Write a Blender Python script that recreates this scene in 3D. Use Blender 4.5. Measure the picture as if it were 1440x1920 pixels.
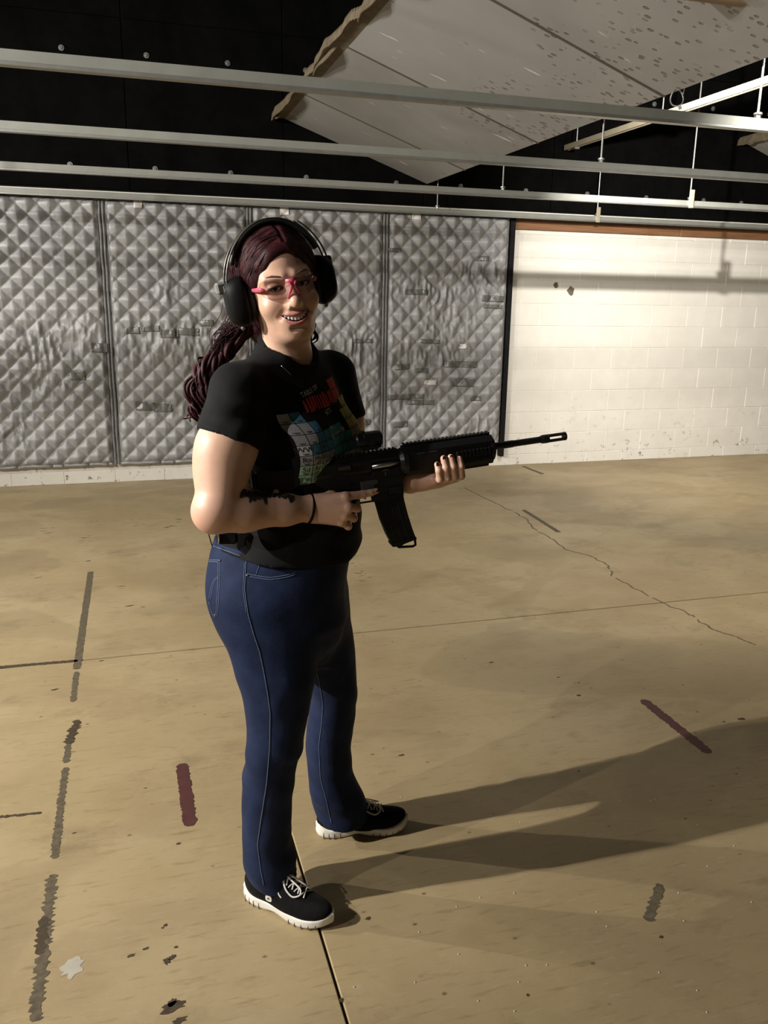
import bpy, bmesh, math, random
import numpy as np
from mathutils import Vector, Matrix

random.seed(7)
np.random.seed(7)
for o in list(bpy.data.objects):
    bpy.data.objects.remove(o)
scene = bpy.context.scene
COL = scene.collection

# ---------------------------------------------------------------- camera
F_PX, CAM_H = 1560.0, 1.545
YAW, PITCH, ROLL = math.radians(16.765), math.radians(-14.361), math.radians(0.957)
_fwd = np.array([math.sin(YAW) * math.cos(PITCH), math.cos(YAW) * math.cos(PITCH), math.sin(PITCH)])
_right = np.array([math.cos(YAW), -math.sin(YAW), 0.0])
_up = np.cross(_right, _fwd)
_r = _right * math.cos(ROLL) + _up * math.sin(ROLL)
_u = -_right * math.sin(ROLL) + _up * math.cos(ROLL)
CAM = np.array([0.0, 0.0, CAM_H])
cam_data = bpy.data.cameras.new('camera')
cam_data.sensor_fit = 'VERTICAL'
cam_data.sensor_height = 36.0
cam_data.sensor_width = 27.0
cam_data.lens = 36.0 * F_PX / 1920.0
cam_data.clip_start = 0.05
cam = bpy.data.objects.new('camera', cam_data)
COL.objects.link(cam)
cam.matrix_world = Matrix(((_r[0], _u[0], -_fwd[0], 0), (_r[1], _u[1], -_fwd[1], 0), (_r[2], _u[2], -_fwd[2], CAM_H), (0, 0, 0, 1)))
scene.camera = cam

# ---------------------------------------------------------------- world, lights, exposure
world = bpy.data.worlds.new('world')
scene.world = world
world.use_nodes = True
world.node_tree.nodes['Background'].inputs[0].default_value = (1.0, 0.93, 0.82, 1)
world.node_tree.nodes['Background'].inputs[1].default_value = 0.02
scene.view_settings.view_transform = 'Standard'
scene.view_settings.look = 'None'
scene.view_settings.gamma = 1.0
scene.view_settings.exposure = 0.22
scene.view_settings.use_curve_mapping = False

def spot(name, loc, aim, watts, size=0.018, angle=150, blend=0.6, color=(1.0, 0.955, 0.88)):
    l = bpy.data.lights.new(name, 'SPOT')
    l.energy = watts; l.shadow_soft_size = size; l.spot_size = math.radians(angle); l.spot_blend = blend; l.color = color
    o = bpy.data.objects.new(name, l); COL.objects.link(o)
    o.location = loc
    o.rotation_euler = (Vector(aim) - Vector(loc)).to_track_quat('-Z', 'Y').to_euler()
    return o
# floods over the firing line, up-range of the shooter (left of frame): a double head on her lane, singles on the next ones
spot('lane_flood', (-3.4, 1.75, 2.73), (2.4, 4.2, 1.0), 690, angle=125, blend=1.0)
spot('lane_flood', (-3.4, 1.79, 2.81), (2.4, 4.2, 1.0), 290, angle=125, blend=1.0)
spot('lane_flood', (-3.4, 0.40, 2.75), (2.4, 3.0, 0.7), 190, angle=125, blend=1.0)
spot('lane_flood', (-3.4, 3.60, 2.75), (2.4, 4.3, 0.8), 310, angle=140, blend=1.0)
spot('lane_flood', (-3.4, 6.15, 2.55), (2.4, 6.3, 2.2), 300, angle=140, blend=1.0)
# floods bolted low behind the overhead baffle, shining down-range
spot('baffle_flood', (3.00, 4.66, 2.68), (7.0, 7.3, 1.3), 480, angle=125, blend=1.0)
spot('baffle_flood', (2.62, 2.5, 2.60), (4.0, 5.0, 0.0), 260, size=0.2, angle=110, blend=1.0)

# ---------------------------------------------------------------- helpers
def pray(x, y):
    return _r * (x - 720) - _u * (y - 960) + _fwd * F_PX
def on_z(x, y, z=0.0):
    d = pray(x, y); return CAM + d * ((z - CAM_H) / d[2])
def on_y(x, y, Y):
    d = pray(x, y); return CAM + d * (Y / d[1])

def tag(o, label=None, cat=None, group=None, kind=None):
    if label: o['label'] = label
    if cat: o['category'] = cat
    if group: o['group'] = group
    if kind: o['kind'] = kind
    return o
def empty(name, loc=(0, 0, 0), rz=0.0, parent=None):
    o = bpy.data.objects.new(name, None); COL.objects.link(o)
    o.empty_display_size = 0.1
    o.location = loc; o.rotation_euler = (0, 0, rz)
    if parent: o.parent = parent
    return o
def link(name, me, parent=None, mat=None):
    o = bpy.data.objects.new(name, me); COL.objects.link(o)
    if mat and not me.materials: me.materials.append(mat)
    if parent: o.parent = parent
    return o
def mesh_from(name, v, f, mat=None, parent=None, smooth=False, color=None):
    me = bpy.data.meshes.new(name)
    v = np.asarray(v, dtype=np.float32)
    if isinstance(f, np.ndarray) and f.ndim == 2:
        n, k = f.shape
        me.vertices.add(len(v)); me.vertices.foreach_set('co', v.ravel())
        me.loops.add(n * k); me.loops.foreach_set('vertex_index', f.astype(np.int32).ravel())
        me.polygons.add(n); me.polygons.foreach_set('loop_start', np.arange(0, n * k, k, dtype=np.int32))
        me.update(calc_edges=True)
    else:
        me.from_pydata([tuple(p) for p in v.tolist()], [], [tuple(int(i) for i in q) for q in f])
    if smooth:
        me.polygons.foreach_set('use_smooth', np.ones(len(me.polygons), dtype=bool))
    if color is not None:
        at = me.color_attributes.new('col', 'FLOAT_COLOR', 'POINT')
        c = np.ones((len(v), 4), dtype=np.float32); c[:, :3] = color
        at.data.foreach_set('color', c.ravel())
    me.update()
    return link(name, me, parent, mat)

class MB:
    """collects simple shapes into one mesh"""
    def __init__(s): s.v = []; s.f = []
    def add(s, v, f):
        b = len(s.v); s.v += [tuple(map(float, p)) for p in v]; s.f += [tuple(i + b for i in q) for q in f]; return s
    def box(s, lo, hi, bev=0.0, M=None):
        (x0, y0, z0), (x1, y1, z1) = lo, hi
        if bev <= 0:
            v = [(x, y, z) for x in (x0, x1) for y in (y0, y1) for z in (z0, z1)]
            f = [(0, 1, 3, 2), (4, 6, 7, 5), (0, 4, 5, 1), (2, 3, 7, 6), (0, 2, 6, 4), (1, 5, 7, 3)]
        else:
            bm = bmesh.new(); bmesh.ops.create_cube(bm, size=1)
            for q in bm.verts: q.co = Vector(((x0 + x1) / 2 + q.co.x * (x1 - x0), (y0 + y1) / 2 + q.co.y * (y1 - y0), (z0 + z1) / 2 + q.co.z * (z1 - z0)))
            bmesh.ops.bevel(bm, geom=bm.edges[:], offset=bev, segments=1, affect='EDGES')
            bm.verts.index_update()
            v = [tuple(q.co) for q in bm.verts]; f = [tuple(l.index for l in q.verts) for q in bm.faces]; bm.free()
        if M is not None: v = [tuple(M @ Vector(p)) for p in v]
        return s.add(v, f)
    def tube(s, pts, r, n=8, cap=True, sq=1.0):
        pts = np.asarray(pts, float); m = len(pts)
        r = np.full(m, r) if np.isscalar(r) else np.asarray(r, float)
        T = np.gradient(pts, axis=0); T /= np.linalg.norm(T, axis=1)[:, None] + 1e-12
        a = np.array([0, 0, 1.0]) if abs(T[0][2]) < 0.9 else np.array([1.0, 0, 0])
        V = []
        nrm = np.cross(T[0], a); nrm /= np.linalg.norm(nrm)
        for i in range(m):
            nrm = nrm - T[i] * (nrm @ T[i]); nrm /= np.linalg.norm(nrm) + 1e-12
            b = np.cross(T[i], nrm)
            for k in range(n):
                t = 2 * math.pi * k / n
                V.append(pts[i] + r[i] * (math.cos(t) * nrm + sq * math.sin(t) * b))
        Fc = [(i * n + k, i * n + (k + 1) % n, (i + 1) * n + (k + 1) % n, (i + 1) * n + k) for i in range(m - 1) for k in range(n)]
        if cap: Fc += [tuple(range(n))[::-1], tuple((m - 1) * n + k for k in range(n))]
        return s.add(V, Fc)
    def prism(s, poly, y0, y1, axis=1):
        """extrude 2d polygon (a,b) along axis"""
        n = len(poly)
        def P(a, b, c): return {1: (a, c, b), 2: (a, b, c), 0: (c, a, b)}[axis]
        v = [P(a, b, y0) for a, b in poly] + [P(a, b, y1) for a, b in poly]
        f = [tuple(range(n))[::-1], tuple(range(n, 2 * n))] + [(i, (i + 1) % n, n + (i + 1) % n, n + i) for i in range(n)]
        return s.add(v, f)
    def build(s, name, mat=None, parent=None, smooth=False, fix=True):
        me = bpy.data.meshes.new(name); me.from_pydata(s.v, [], s.f)
        if fix:
            bm = bmesh.new(); bm.from_mesh(me); bmesh.ops.recalc_face_normals(bm, faces=bm.faces[:]); bm.to_mesh(me); bm.free()
        if smooth:
            me.polygons.foreach_set('use_smooth', np.ones(len(me.polygons), dtype=bool))
        return link(name, me, parent, mat)

# value noise for mesh relief
_perm = np.random.RandomState(3).rand(64, 64, 64).astype(np.float32)
def vnoise(x, y, z):
    x, y, z = np.broadcast_arrays(np.asarray(x, np.float32), np.asarray(y, np.float32), np.asarray(z, np.float32))
    xi, yi, zi = np.floor(x).astype(int), np.floor(y).astype(int), np.floor(z).astype(int)
    fx, fy, fz = x - xi, y - yi, z - zi
    fx, fy, fz = [q * q * (3 - 2 * q) for q in (fx, fy, fz)]
    out = 0
    for a in (0, 1):
        for b in (0, 1):
            for c in (0, 1):
                out = out + _perm[(xi + a) & 63, (yi + b) & 63, (zi + c) & 63] * np.where(a, fx, 1 - fx) * np.where(b, fy, 1 - fy) * np.where(c, fz, 1 - fz)
    return out * 2 - 1

# materials ------------------------------------------------------
def new_mat(name):
    m = bpy.data.materials.new(name); m.use_nodes = True
    nt = m.node_tree; nt.nodes.clear()
    out = nt.nodes.new('ShaderNodeOutputMaterial'); b = nt.nodes.new('ShaderNodeBsdfPrincipled')
    nt.links.new(b.outputs[0], out.inputs[0])
    return m, nt, b
def N(nt, t, **kw):
    n = nt.nodes.new(t)
    for k, v in kw.items(): setattr(n, k, v)
    return n
def noise(nt, scale, detail=4, rough=0.55, vec=None, dist=0.0):
    n = N(nt, 'ShaderNodeTexNoise'); n.inputs['Scale'].default_value = scale; n.inputs['Detail'].default_value = detail
    n.inputs['Roughness'].default_value = rough; n.inputs['Distortion'].default_value = dist
    if vec is not None: nt.links.new(vec, n.inputs['Vector'])
    return n
def ramp(nt, src, stops):
    r = N(nt, 'ShaderNodeValToRGB'); e = r.color_ramp.elements
    while len(e) < len(stops): e.new(0.5)
    for k, (p, c) in enumerate(stops):
        e[k].position = p; e[k].color = (c, c, c, 1) if np.isscalar(c) else (*c, 1)
    nt.links.new(src, r.inputs[0]); return r.outputs[0]
def mix(nt, fac, a, b, mode='MIX'):
    m = N(nt, 'ShaderNodeMix', data_type='RGBA', blend_type=mode)
    for val, key in ((fac, 0), (a, 6), (b, 7)):
        if hasattr(val, 'is_linked'): nt.links.new(val, m.inputs[key])
        elif key == 0: m.inputs[0].default_value = val
        else: m.inputs[key].default_value = (*val, 1)
    return m.outputs[2]
def bump(nt, b, src, strength=0.3, dist=0.01, prev=None):
    n = N(nt, 'ShaderNodeBump'); n.inputs['Strength'].default_value = strength; n.inputs['Distance'].default_value = dist
    nt.links.new(src, n.inputs['Height'])
    if prev is not None: nt.links.new(prev, n.inputs['Normal'])
    nt.links.new(n.outputs[0], b.inputs['Normal']); return n.outputs[0]
def objco(nt, scale=(1, 1, 1), out='Object'):
    t = N(nt, 'ShaderNodeTexCoord'); m = N(nt, 'ShaderNodeMapping'); m.inputs['Scale'].default_value = scale
    nt.links.new(t.outputs[out], m.inputs[0]); return m.outputs[0]
def simple(name, col, rough=0.5, metal=0.0, var=0.12, scale=30, bmp=0.1, spec=0.5, vscale=(1, 1, 1)):
    m, nt, b = new_mat(name)
    co = objco(nt, vscale); n = noise(nt, scale, 5, 0.6, co)
    lo = tuple(c * (1 - var) for c in col); hi = tuple(min(1, c * (1 + var)) for c in col)
    nt.links.new(ramp(nt, n.outputs[0], [(0.3, lo), (0.7, hi)]), b.inputs['Base Color'])
    b.inputs['Roughness'].default_value = rough; b.inputs['Metallic'].default_value = metal
    b.inputs['Specular IOR Level'].default_value = spec
    if bmp: bump(nt, b, n.outputs[0], bmp, 0.004)
    return m

def m_floor():
    m, nt, b = new_mat('tan concrete floor')
    g = N(nt, 'ShaderNodeNewGeometry').outputs['Position']
    def mp(s):
        k = N(nt, 'ShaderNodeMapping'); k.inputs['Scale'].default_value = s; nt.links.new(g, k.inputs[0]); return k.outputs[0]
    big = noise(nt, 0.9, 8, 0.62, g, 0.15)
    c = ramp(nt, big.outputs[0], [(0.3, (0.285, 0.212, 0.112)), (0.5, (0.355, 0.272, 0.150)), (0.72, (0.41, 0.325, 0.195))])
    patch = noise(nt, 1.7, 7, 0.62, mp((0.7, 1.2, 1)), 0.1)
    c = mix(nt, ramp(nt, patch.outputs[0], [(0.50, 0.0), (0.56, 0.42), (0.75, 0.5)]), c, (0.28, 0.21, 0.115))
    streak = noise(nt, 9, 5, 0.65, mp((1.0, 6.5, 1)))
    c = mix(nt, ramp(nt, streak.outputs[0], [(0.56, 0.0), (0.72, 0.55)]), c, (0.17, 0.118, 0.055))
    streak2 = noise(nt, 16, 4, 0.6, mp((1.0, 5.0, 1)))
    c = mix(nt, ramp(nt, streak2.outputs[0], [(0.58, 0.0), (0.8, 0.6)]), c, (0.42, 0.35, 0.24))
    grime = noise(nt, 2.0, 7, 0.75, mp((1, 1.5, 1)), 0.3)
    c = mix(nt, ramp(nt, grime.outputs[0], [(0.56, 0.0), (0.70, 0.5)]), c, (0.15, 0.11, 0.06))
    st = noise(nt, 0.8, 3, 0.45, mp((1, 1.3, 1)), 0.9)
    c = mix(nt, ramp(nt, st.outputs[0], [(0.555, 0.0), (0.575, 0.22), (0.70, 0.34)]), c, (0.19, 0.145, 0.08))
    spk = N(nt, 'ShaderNodeTexVoronoi'); spk.inputs['Scale'].default_value = 11; nt.links.new(mp((1, 1.4, 1)), spk.inputs['Vector'])
    gate = noise(nt, 3.1, 2, 0.5, g)
    sp = N(nt, 'ShaderNodeMath', operation='MULTIPLY')
    nt.links.new(ramp(nt, spk.outputs['Distance'], [(0.03, 1.0), (0.10, 0.0)]), sp.inputs[0])
    nt.links.new(ramp(nt, gate.outputs[0], [(0.44, 0.0), (0.54, 0.85)]), sp.inputs[1])
    c = mix(nt, sp.outputs[0], c, (0.09, 0.062, 0.035))
    nt.links.new(c, b.inputs['Base Color'])
    nt.links.new(ramp(nt, patch.outputs[0], [(0.3, 0.42), (0.7, 0.62)]), b.inputs['Roughness'])
    b.inputs['Specular IOR Level'].default_value = 0.35
    fine = noise(nt, 60, 6, 0.7, g)
    bump(nt, b, fine.outputs[0], 0.12, 0.004)
    return m
def m_block():
    m, nt, b = new_mat('cream painted block')
    g = N(nt, 'ShaderNodeNewGeometry').outputs['Position']
    oi = N(nt, 'ShaderNodeObjectInfo')
    n = noise(nt, 5, 5, 0.6, g)
    c = ramp(nt, n.outputs[0], [(0.3, (0.76, 0.73, 0.655)), (0.7, (0.84, 0.81, 0.74))])
    c = mix(nt, ramp(nt, oi.outputs['Random'], [(0, 0.0), (1, 0.25)]), c, (0.76, 0.725, 0.66))
    d = noise(nt, 17, 4, 0.7, g)
    # scuffs and dark chips gather on the lowest courses
    sx = N(nt, 'ShaderNodeSeparateXYZ'); nt.links.new(g, sx.inputs[0])
    low = ramp(nt, sx.outputs[2], [(0.05, 1.0), (0.32, 0.25), (0.9, 0.0)])
    mm = N(nt, 'ShaderNodeMath', operation='MULTIPLY'); nt.links.new(low, mm.inputs[0])
    nt.links.new(ramp(nt, d.outputs[0], [(0.60, 0.0), (0.68, 1.0)]), mm.inputs[1])
    c = mix(nt, mm.outputs[0], c, (0.17, 0.15, 0.12))
    nt.links.new(c, b.inputs['Base Color'])
    b.inputs['Roughness'].default_value = 0.55
    f = noise(nt, 110, 4, 0.6, g); f2 = noise(nt, 9, 3, 0.5, g)
    p = bump(nt, b, f.outputs[0], 0.22, 0.003); bump(nt, b, f2.outputs[0], 0.2, 0.006, p)
    return m
def m_quilt():
    m, nt, b = new_mat('silver grey vinyl quilt')
    g = N(nt, 'ShaderNodeNewGeometry').outputs['Position']
    n = noise(nt, 3.0, 5, 0.6, g)
    c = ramp(nt, n.outputs[0], [(0.25, (0.26, 0.259, 0.26)), (0.75, (0.355, 0.352, 0.35))])
    n2 = noise(nt, 1.7, 4, 0.6, g)
    c = mix(nt, ramp(nt, n2.outputs[0], [(0.5, 0.0), (0.7, 0.4)]), c, (0.27, 0.262, 0.238))
    nt.links.new(c, b.inputs['Base Color'])
    b.inputs['Roughness'].default_value = 0.52; b.inputs['Metallic'].default_value = 0.10
    mp = N(nt, 'ShaderNodeMapping'); mp.inputs['Scale'].default_value = (1, 1, 0.35); nt.links.new(g, mp.inputs[0])
    w = noise(nt, 26, 5, 0.65, mp.outputs[0], 0.8)
    bump(nt, b, w.outputs[0], 0.35, 0.012)
    return m
def m_black_panel():
    m, nt, b = new_mat('black rubber panel')
    g = N(nt, 'ShaderNodeNewGeometry').outputs['Position']
    n = noise(nt, 6, 6, 0.7, g)
    nt.links.new(ramp(nt, n.outputs[0], [(0.3, (0.0025, 0.0025, 0.0025)), (0.7, (0.005, 0.005, 0.0048))]), b.inputs['Base Color'])
    b.inputs['Roughness'].default_value = 0.9; b.inputs['Specular IOR Level'].default_value = 0.02
    bump(nt, b, n.outputs[0], 0.2, 0.005)
    return m
def m_baffle():
    m, nt, b = new_mat('grey baffle board with bullet marks')
    t = objco(nt)
    n = noise(nt, 1.2, 5, 0.6, t, 0.3)
    c = ramp(nt, n.outputs[0], [(0.3, (0.18, 0.17, 0.15)), (0.7, (0.30, 0.29, 0.27))])
    oi = N(nt, 'ShaderNodeObjectInfo'); c = mix(nt, ramp(nt, oi.outputs['Random'], [(0.0, 0.0), (1.0, 0.55)]), c, (0.34, 0.335, 0.33))
    def mp(s, r=(0, 0, 0)):
        k = N(nt, 'ShaderNodeMapping'); k.inputs['Scale'].default_value = s; k.inputs['Rotation'].default_value = r; nt.links.new(t, k.inputs[0]); return k.outputs[0]
    sx = N(nt, 'ShaderNodeSeparateXYZ'); nt.links.new(t, sx.inputs[0])
    # pitting: oval pocks, denser towards the lower (down-range) edge and the near boards
    pk = N(nt, 'ShaderNodeTexVoronoi'); pk.inputs['Scale'].default_value = 21; nt.links.new(mp((0.75, 1.25, 1), (0, 0, 0.35)), pk.inputs['Vector'])
    gate = noise(nt, 2.6, 3, 0.6, t)
    ad = N(nt, 'ShaderNodeMath', operation='MULTIPLY_ADD'); nt.links.new(sx.outputs[0], ad.inputs[0]); ad.inputs[1].default_value = 0.30; nt.links.new(gate.outputs[0], ad.inputs[2])
    a2 = N(nt, 'ShaderNodeMath', operation='MULTIPLY_ADD'); nt.links.new(sx.outputs[1], a2.inputs[0]); a2.inputs[1].default_value = -0.07; nt.links.new(ad.outputs[0], a2.inputs[2])
    mm = N(nt, 'ShaderNodeMath', operation='MULTIPLY')
    nt.links.new(ramp(nt, pk.outputs['Distance'], [(0.22, 1.0), (0.30, 0.0)]), mm.inputs[0])
    nt.links.new(ramp(nt, a2.outputs[0], [(0.0, 0.0), (0.03, 0.0), (0.13, 0.85)]), mm.inputs[1])
    c = mix(nt, mm.outputs[0], c, (0.12, 0.10, 0.07))
    sk = noise(nt, 3.2, 2, 0.5, mp((1.0, 6.0, 1), (0, 0, 0.5)))
    c = mix(nt, ramp(nt, sk.outputs[0], [(0.69, 0.0), (0.73, 0.9)]), c, (0.72, 0.70, 0.65))
    nt.links.new(c, b.inputs['Base Color']); b.inputs['Roughness'].default_value = 0.5
    bump(nt, b, mm.outputs[0], 0.5, -0.006)
    return m
M_FLOOR = m_floor(); M_BLOCK = m_block(); M_QUILT = m_quilt(); M_BLACKP = m_black_panel(); M_BAFFLE = m_baffle()
M_STEEL = simple('galvanised steel', (0.33, 0.335, 0.30), 0.38, 0.4, 0.08, 8, 0.03)
M_STEEL2 = simple('dull zinc rod', (0.36, 0.36, 0.34), 0.45, 0.8, 0.1, 20, 0.05)
M_CREAM = simple('cream painted steel', (0.32, 0.28, 0.20), 0.4, 0.0, 0.06, 10, 0.03)
M_WOOD = simple('red brown timber', (0.20, 0.095, 0.042), 0.6, 0.0, 0.25, 12, 0.15, vscale=(0.3, 4, 4))
M_PLY = simple('pale raw timber', (0.34, 0.25, 0.15), 0.7, 0.0, 0.25, 10, 0.15, vscale=(0.3, 4, 4))
M_JOINT = simple('dirty joint filler', (0.055, 0.042, 0.026), 0.9, 0, 0.3, 30, 0.2)
M_MORTAR = simple('painted mortar', (0.76, 0.73, 0.66), 0.7, 0, 0.08, 40, 0.1)
M_CEIL = simple('black ceiling', (0.007, 0.007, 0.007), 0.9, 0, 0.2, 4, 0.0, 0.1)
M_FOAM = simple('brown egg crate foam', (0.11, 0.085, 0.05), 0.9, 0, 0.3, 20, 0.3)
M_BOLT = simple('zinc washer', (0.28, 0.28, 0.27), 0.4, 0.6, 0.15, 60, 0.05)
M_BIND = simple('grey webbing binding', (0.15, 0.148, 0.145), 0.55, 0.05, 0.2, 60, 0.2)
M_TAPE = simple('grey duct tape', (0.16, 0.16, 0.148), 0.35, 0.15, 0.2, 30, 0.2)
M_PAPER = simple('white paper tag', (0.70, 0.66, 0.64), 0.7, 0, 0.05, 40, 0.05)
M_BLACKTRIM = simple('black rubber trim', (0.008, 0.008, 0.008), 0.8, 0, 0.2, 30, 0.1, 0.2)
M_REDP = simple('dark red floor paint', (0.080, 0.027, 0.024), 0.55, 0, 0.18, 25, 0.1)
M_RESID = simple('dark tape residue', (0.095, 0.074, 0.044), 0.8, 0, 0.35, 60, 0.2)
M_STAIN = simple('brown black stain', (0.055, 0.038, 0.02), 0.6, 0, 0.4, 60, 0.1)
M_WHITEP = simple('white paint splash', (0.40, 0.37, 0.30), 0.6, 0, 0.1, 30, 0.1)
M_BEAD = simple('dark joint bead', (0.075, 0.062, 0.045), 0.8)
M_CRACK = simple('dark crack', (0.10, 0.075, 0.045), 0.9, 0, 0.3, 60, 0.1)  # even dark brown of the floor crack

# ================================================================ THE SETTING
YW = 7.27          # face of the block wall
CEIL = 4.0
X0, X1, Y0 = -4.2, 8.4, -3.6
# floor: slabs with sawn joints over a dark bed
floor = tag(MB().box((X0, Y0, -0.16), (X1, YW + 0.3, -0.012)).build('floor', M_JOINT), 'tan stained concrete floor of the shooting range', kind='structure')
JY, JX, JW = 3.581, 0.373, 0.0032
for (a, b, c, d) in ((X0, JX - JW, Y0, JY - 0.0065), (JX + JW, 4.35, Y0, JY - 0.0065), (4.359, X1, Y0, JY - 0.0065), (X0, X1, JY + 0.0065, YW + 0.3)):
    MB().box((a, c, -0.10), (b, d, 0.0), 0.0025).build('concrete_slab', M_FLOOR, floor)

# block wall: backing, then every block of the bare part and of the strip under the blankets
wall = tag(MB().box((X0, YW + 0.0035, 0), (X1, YW + 0.3, CEIL)).build('wall_back', M_MORTAR), 'cream painted concrete block wall', kind='structure')
courses = [(0.0, 0.104)] + [(0.104 + 0.2032 * k, 0.104 + 0.2032 * (k + 1)) for k in range(11)]
def block_mesh(w, h_):
    g = 0.0018
    return MB().box((g, 0.0, g), (w - g, 0.08, h_ - g), 0.0024).build('b', M_BLOCK)
proto = {}
for ci, (za, zb) in enumerate(courses):
    off = 3.667 + (0.2032 if ci % 2 == 0 else 0.0)
    k0 = -20
    for k in range(k0, 12):
        xa = off + 0.4064 * k
        if xa < -2.6 or xa > X1 - 0.45: continue
        if ci > 1 and xa + 0.4064 < 3.1: continue      # behind the blankets
        key = round(zb - za, 3)
        if key not in proto:
            t = block_mesh(0.4064, zb - za); proto[key] = t.data; bpy.data.objects.remove(t)
        o = link('concrete_block', proto[key], wall)
        o.location = (xa, YW + random.uniform(-0.0012, 0.0012), za)
        o.rotation_euler = (0, 0, random.uniform(-0.002, 0.002))
# two dark pock marks in the blocks
for (px, py, r) in ((1042, 534, 0.026), (1070, 545, 0.036)):
    c = on_y(px, py, YW); mb = MB(); n = 14
    ring = [(c[0] + r * (1 + random.uniform(-.3, .25)) * math.cos(2 * math.pi * k / n), c[2] + 1.15 * r * (1 + random.uniform(-.3, .25)) * math.sin(2 * math.pi * k / n)) for k in range(n)]
    mb.prism(ring, YW - 0.003, YW + 0.004); mb.build('bullet_pock', simple('dark chipped block', (0.13, 0.11, 0.08), 0.9, 0, 0.4, 80, 0.3), wall)

# black panels above
upper = tag(MB().box((X0, YW - 0.012, 2.33), (X1, YW + 0.012, CEIL)).build('wall_upper', M_CEIL), 'black panelled upper wall above the steel rails', kind='structure')
seams = [X0, -2.4, -1.17, 0.055, 1.275, 2.49, 3.71, 4.92, 6.14, 7.36, X1]
for zlo, zhi in ((2.34, 3.55), (3.556, CEIL)):
    for a, b in zip(seams[:-1], seams[1:]):
        MB().box((a + 0.003, YW - 0.032, zlo), (b - 0.003, YW - 0.010, zhi), 0.003).build('rubber_panel', M_BLACKP, upper)
bolt_mb = MB(); bolt_mb.tube([(0, 0, 0), (0, -0.004, 0)], 0.021, 14); bolt_mb.tube([(0, -0.003, 0), (0, -0.013, 0)], [0.012, 0.009], 6)
bolt0 = bolt_mb.build('washer_bolt', M_BOLT, upper); bme = bolt0.data; bpy.data.objects.remove(bolt0)
for z, xs in ((2.508, (-1.6, -0.99, -0.377, 0.252, 0.84, 1.46, 2.24, 2.83, 3.455, 4.07, 4.69, 5.32, 5.75, 6.4, 7.0)), (3.31, (-1.6, -0.99, -0.38, 0.228, 0.84, 1.46, 2.1, 2.83, 3.46, 4.07, 4.69, 5.32, 5.95, 6.6))):
    for x in xs:
        o = link('washer_bolt', bme, upper); o.location = (x, YW - 0.032, z + random.uniform(-.006, .006))
tag(MB().box((X0, Y0, CEIL), (X1, YW + 0.3, CEIL + 0.1)).build('ceiling', M_CEIL), 'black painted ceiling', kind='structure')
tag(MB().box((X0, Y0 - 0.2, 0), (X1, Y0, CEIL)).build('wall_front', M_MORTAR), 'plain wall behind the photographer', kind='structure')
tag(MB().box((X1, Y0, 0), (X1 + 0.2, YW + 0.3, CEIL)).build('wall_right', M_CEIL), 'black wall at the down-range end', kind='structure')
# trims round the bare blocks
tag(MB().box((3.318, YW - 0.062, 0.10), (3.362, YW - 0.004, 2.28), 0.003).build('trim_1', M_BLACKTRIM), 'black rubber strip down the edge of the blankets', kind='structure')
t2 = tag(MB().box((3.365, YW - 0.03, 2.175), (5.1, YW - 0.001, 2.262), 0.003).build('trim_2', M_WOOD), 'red brown timber board along the top of the block wall', kind='structure')
MB().box((5.104, YW - 0.034, 2.175), (X1, YW - 0.001, 2.262), 0.003).build('board', M_WOOD, t2)

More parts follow.
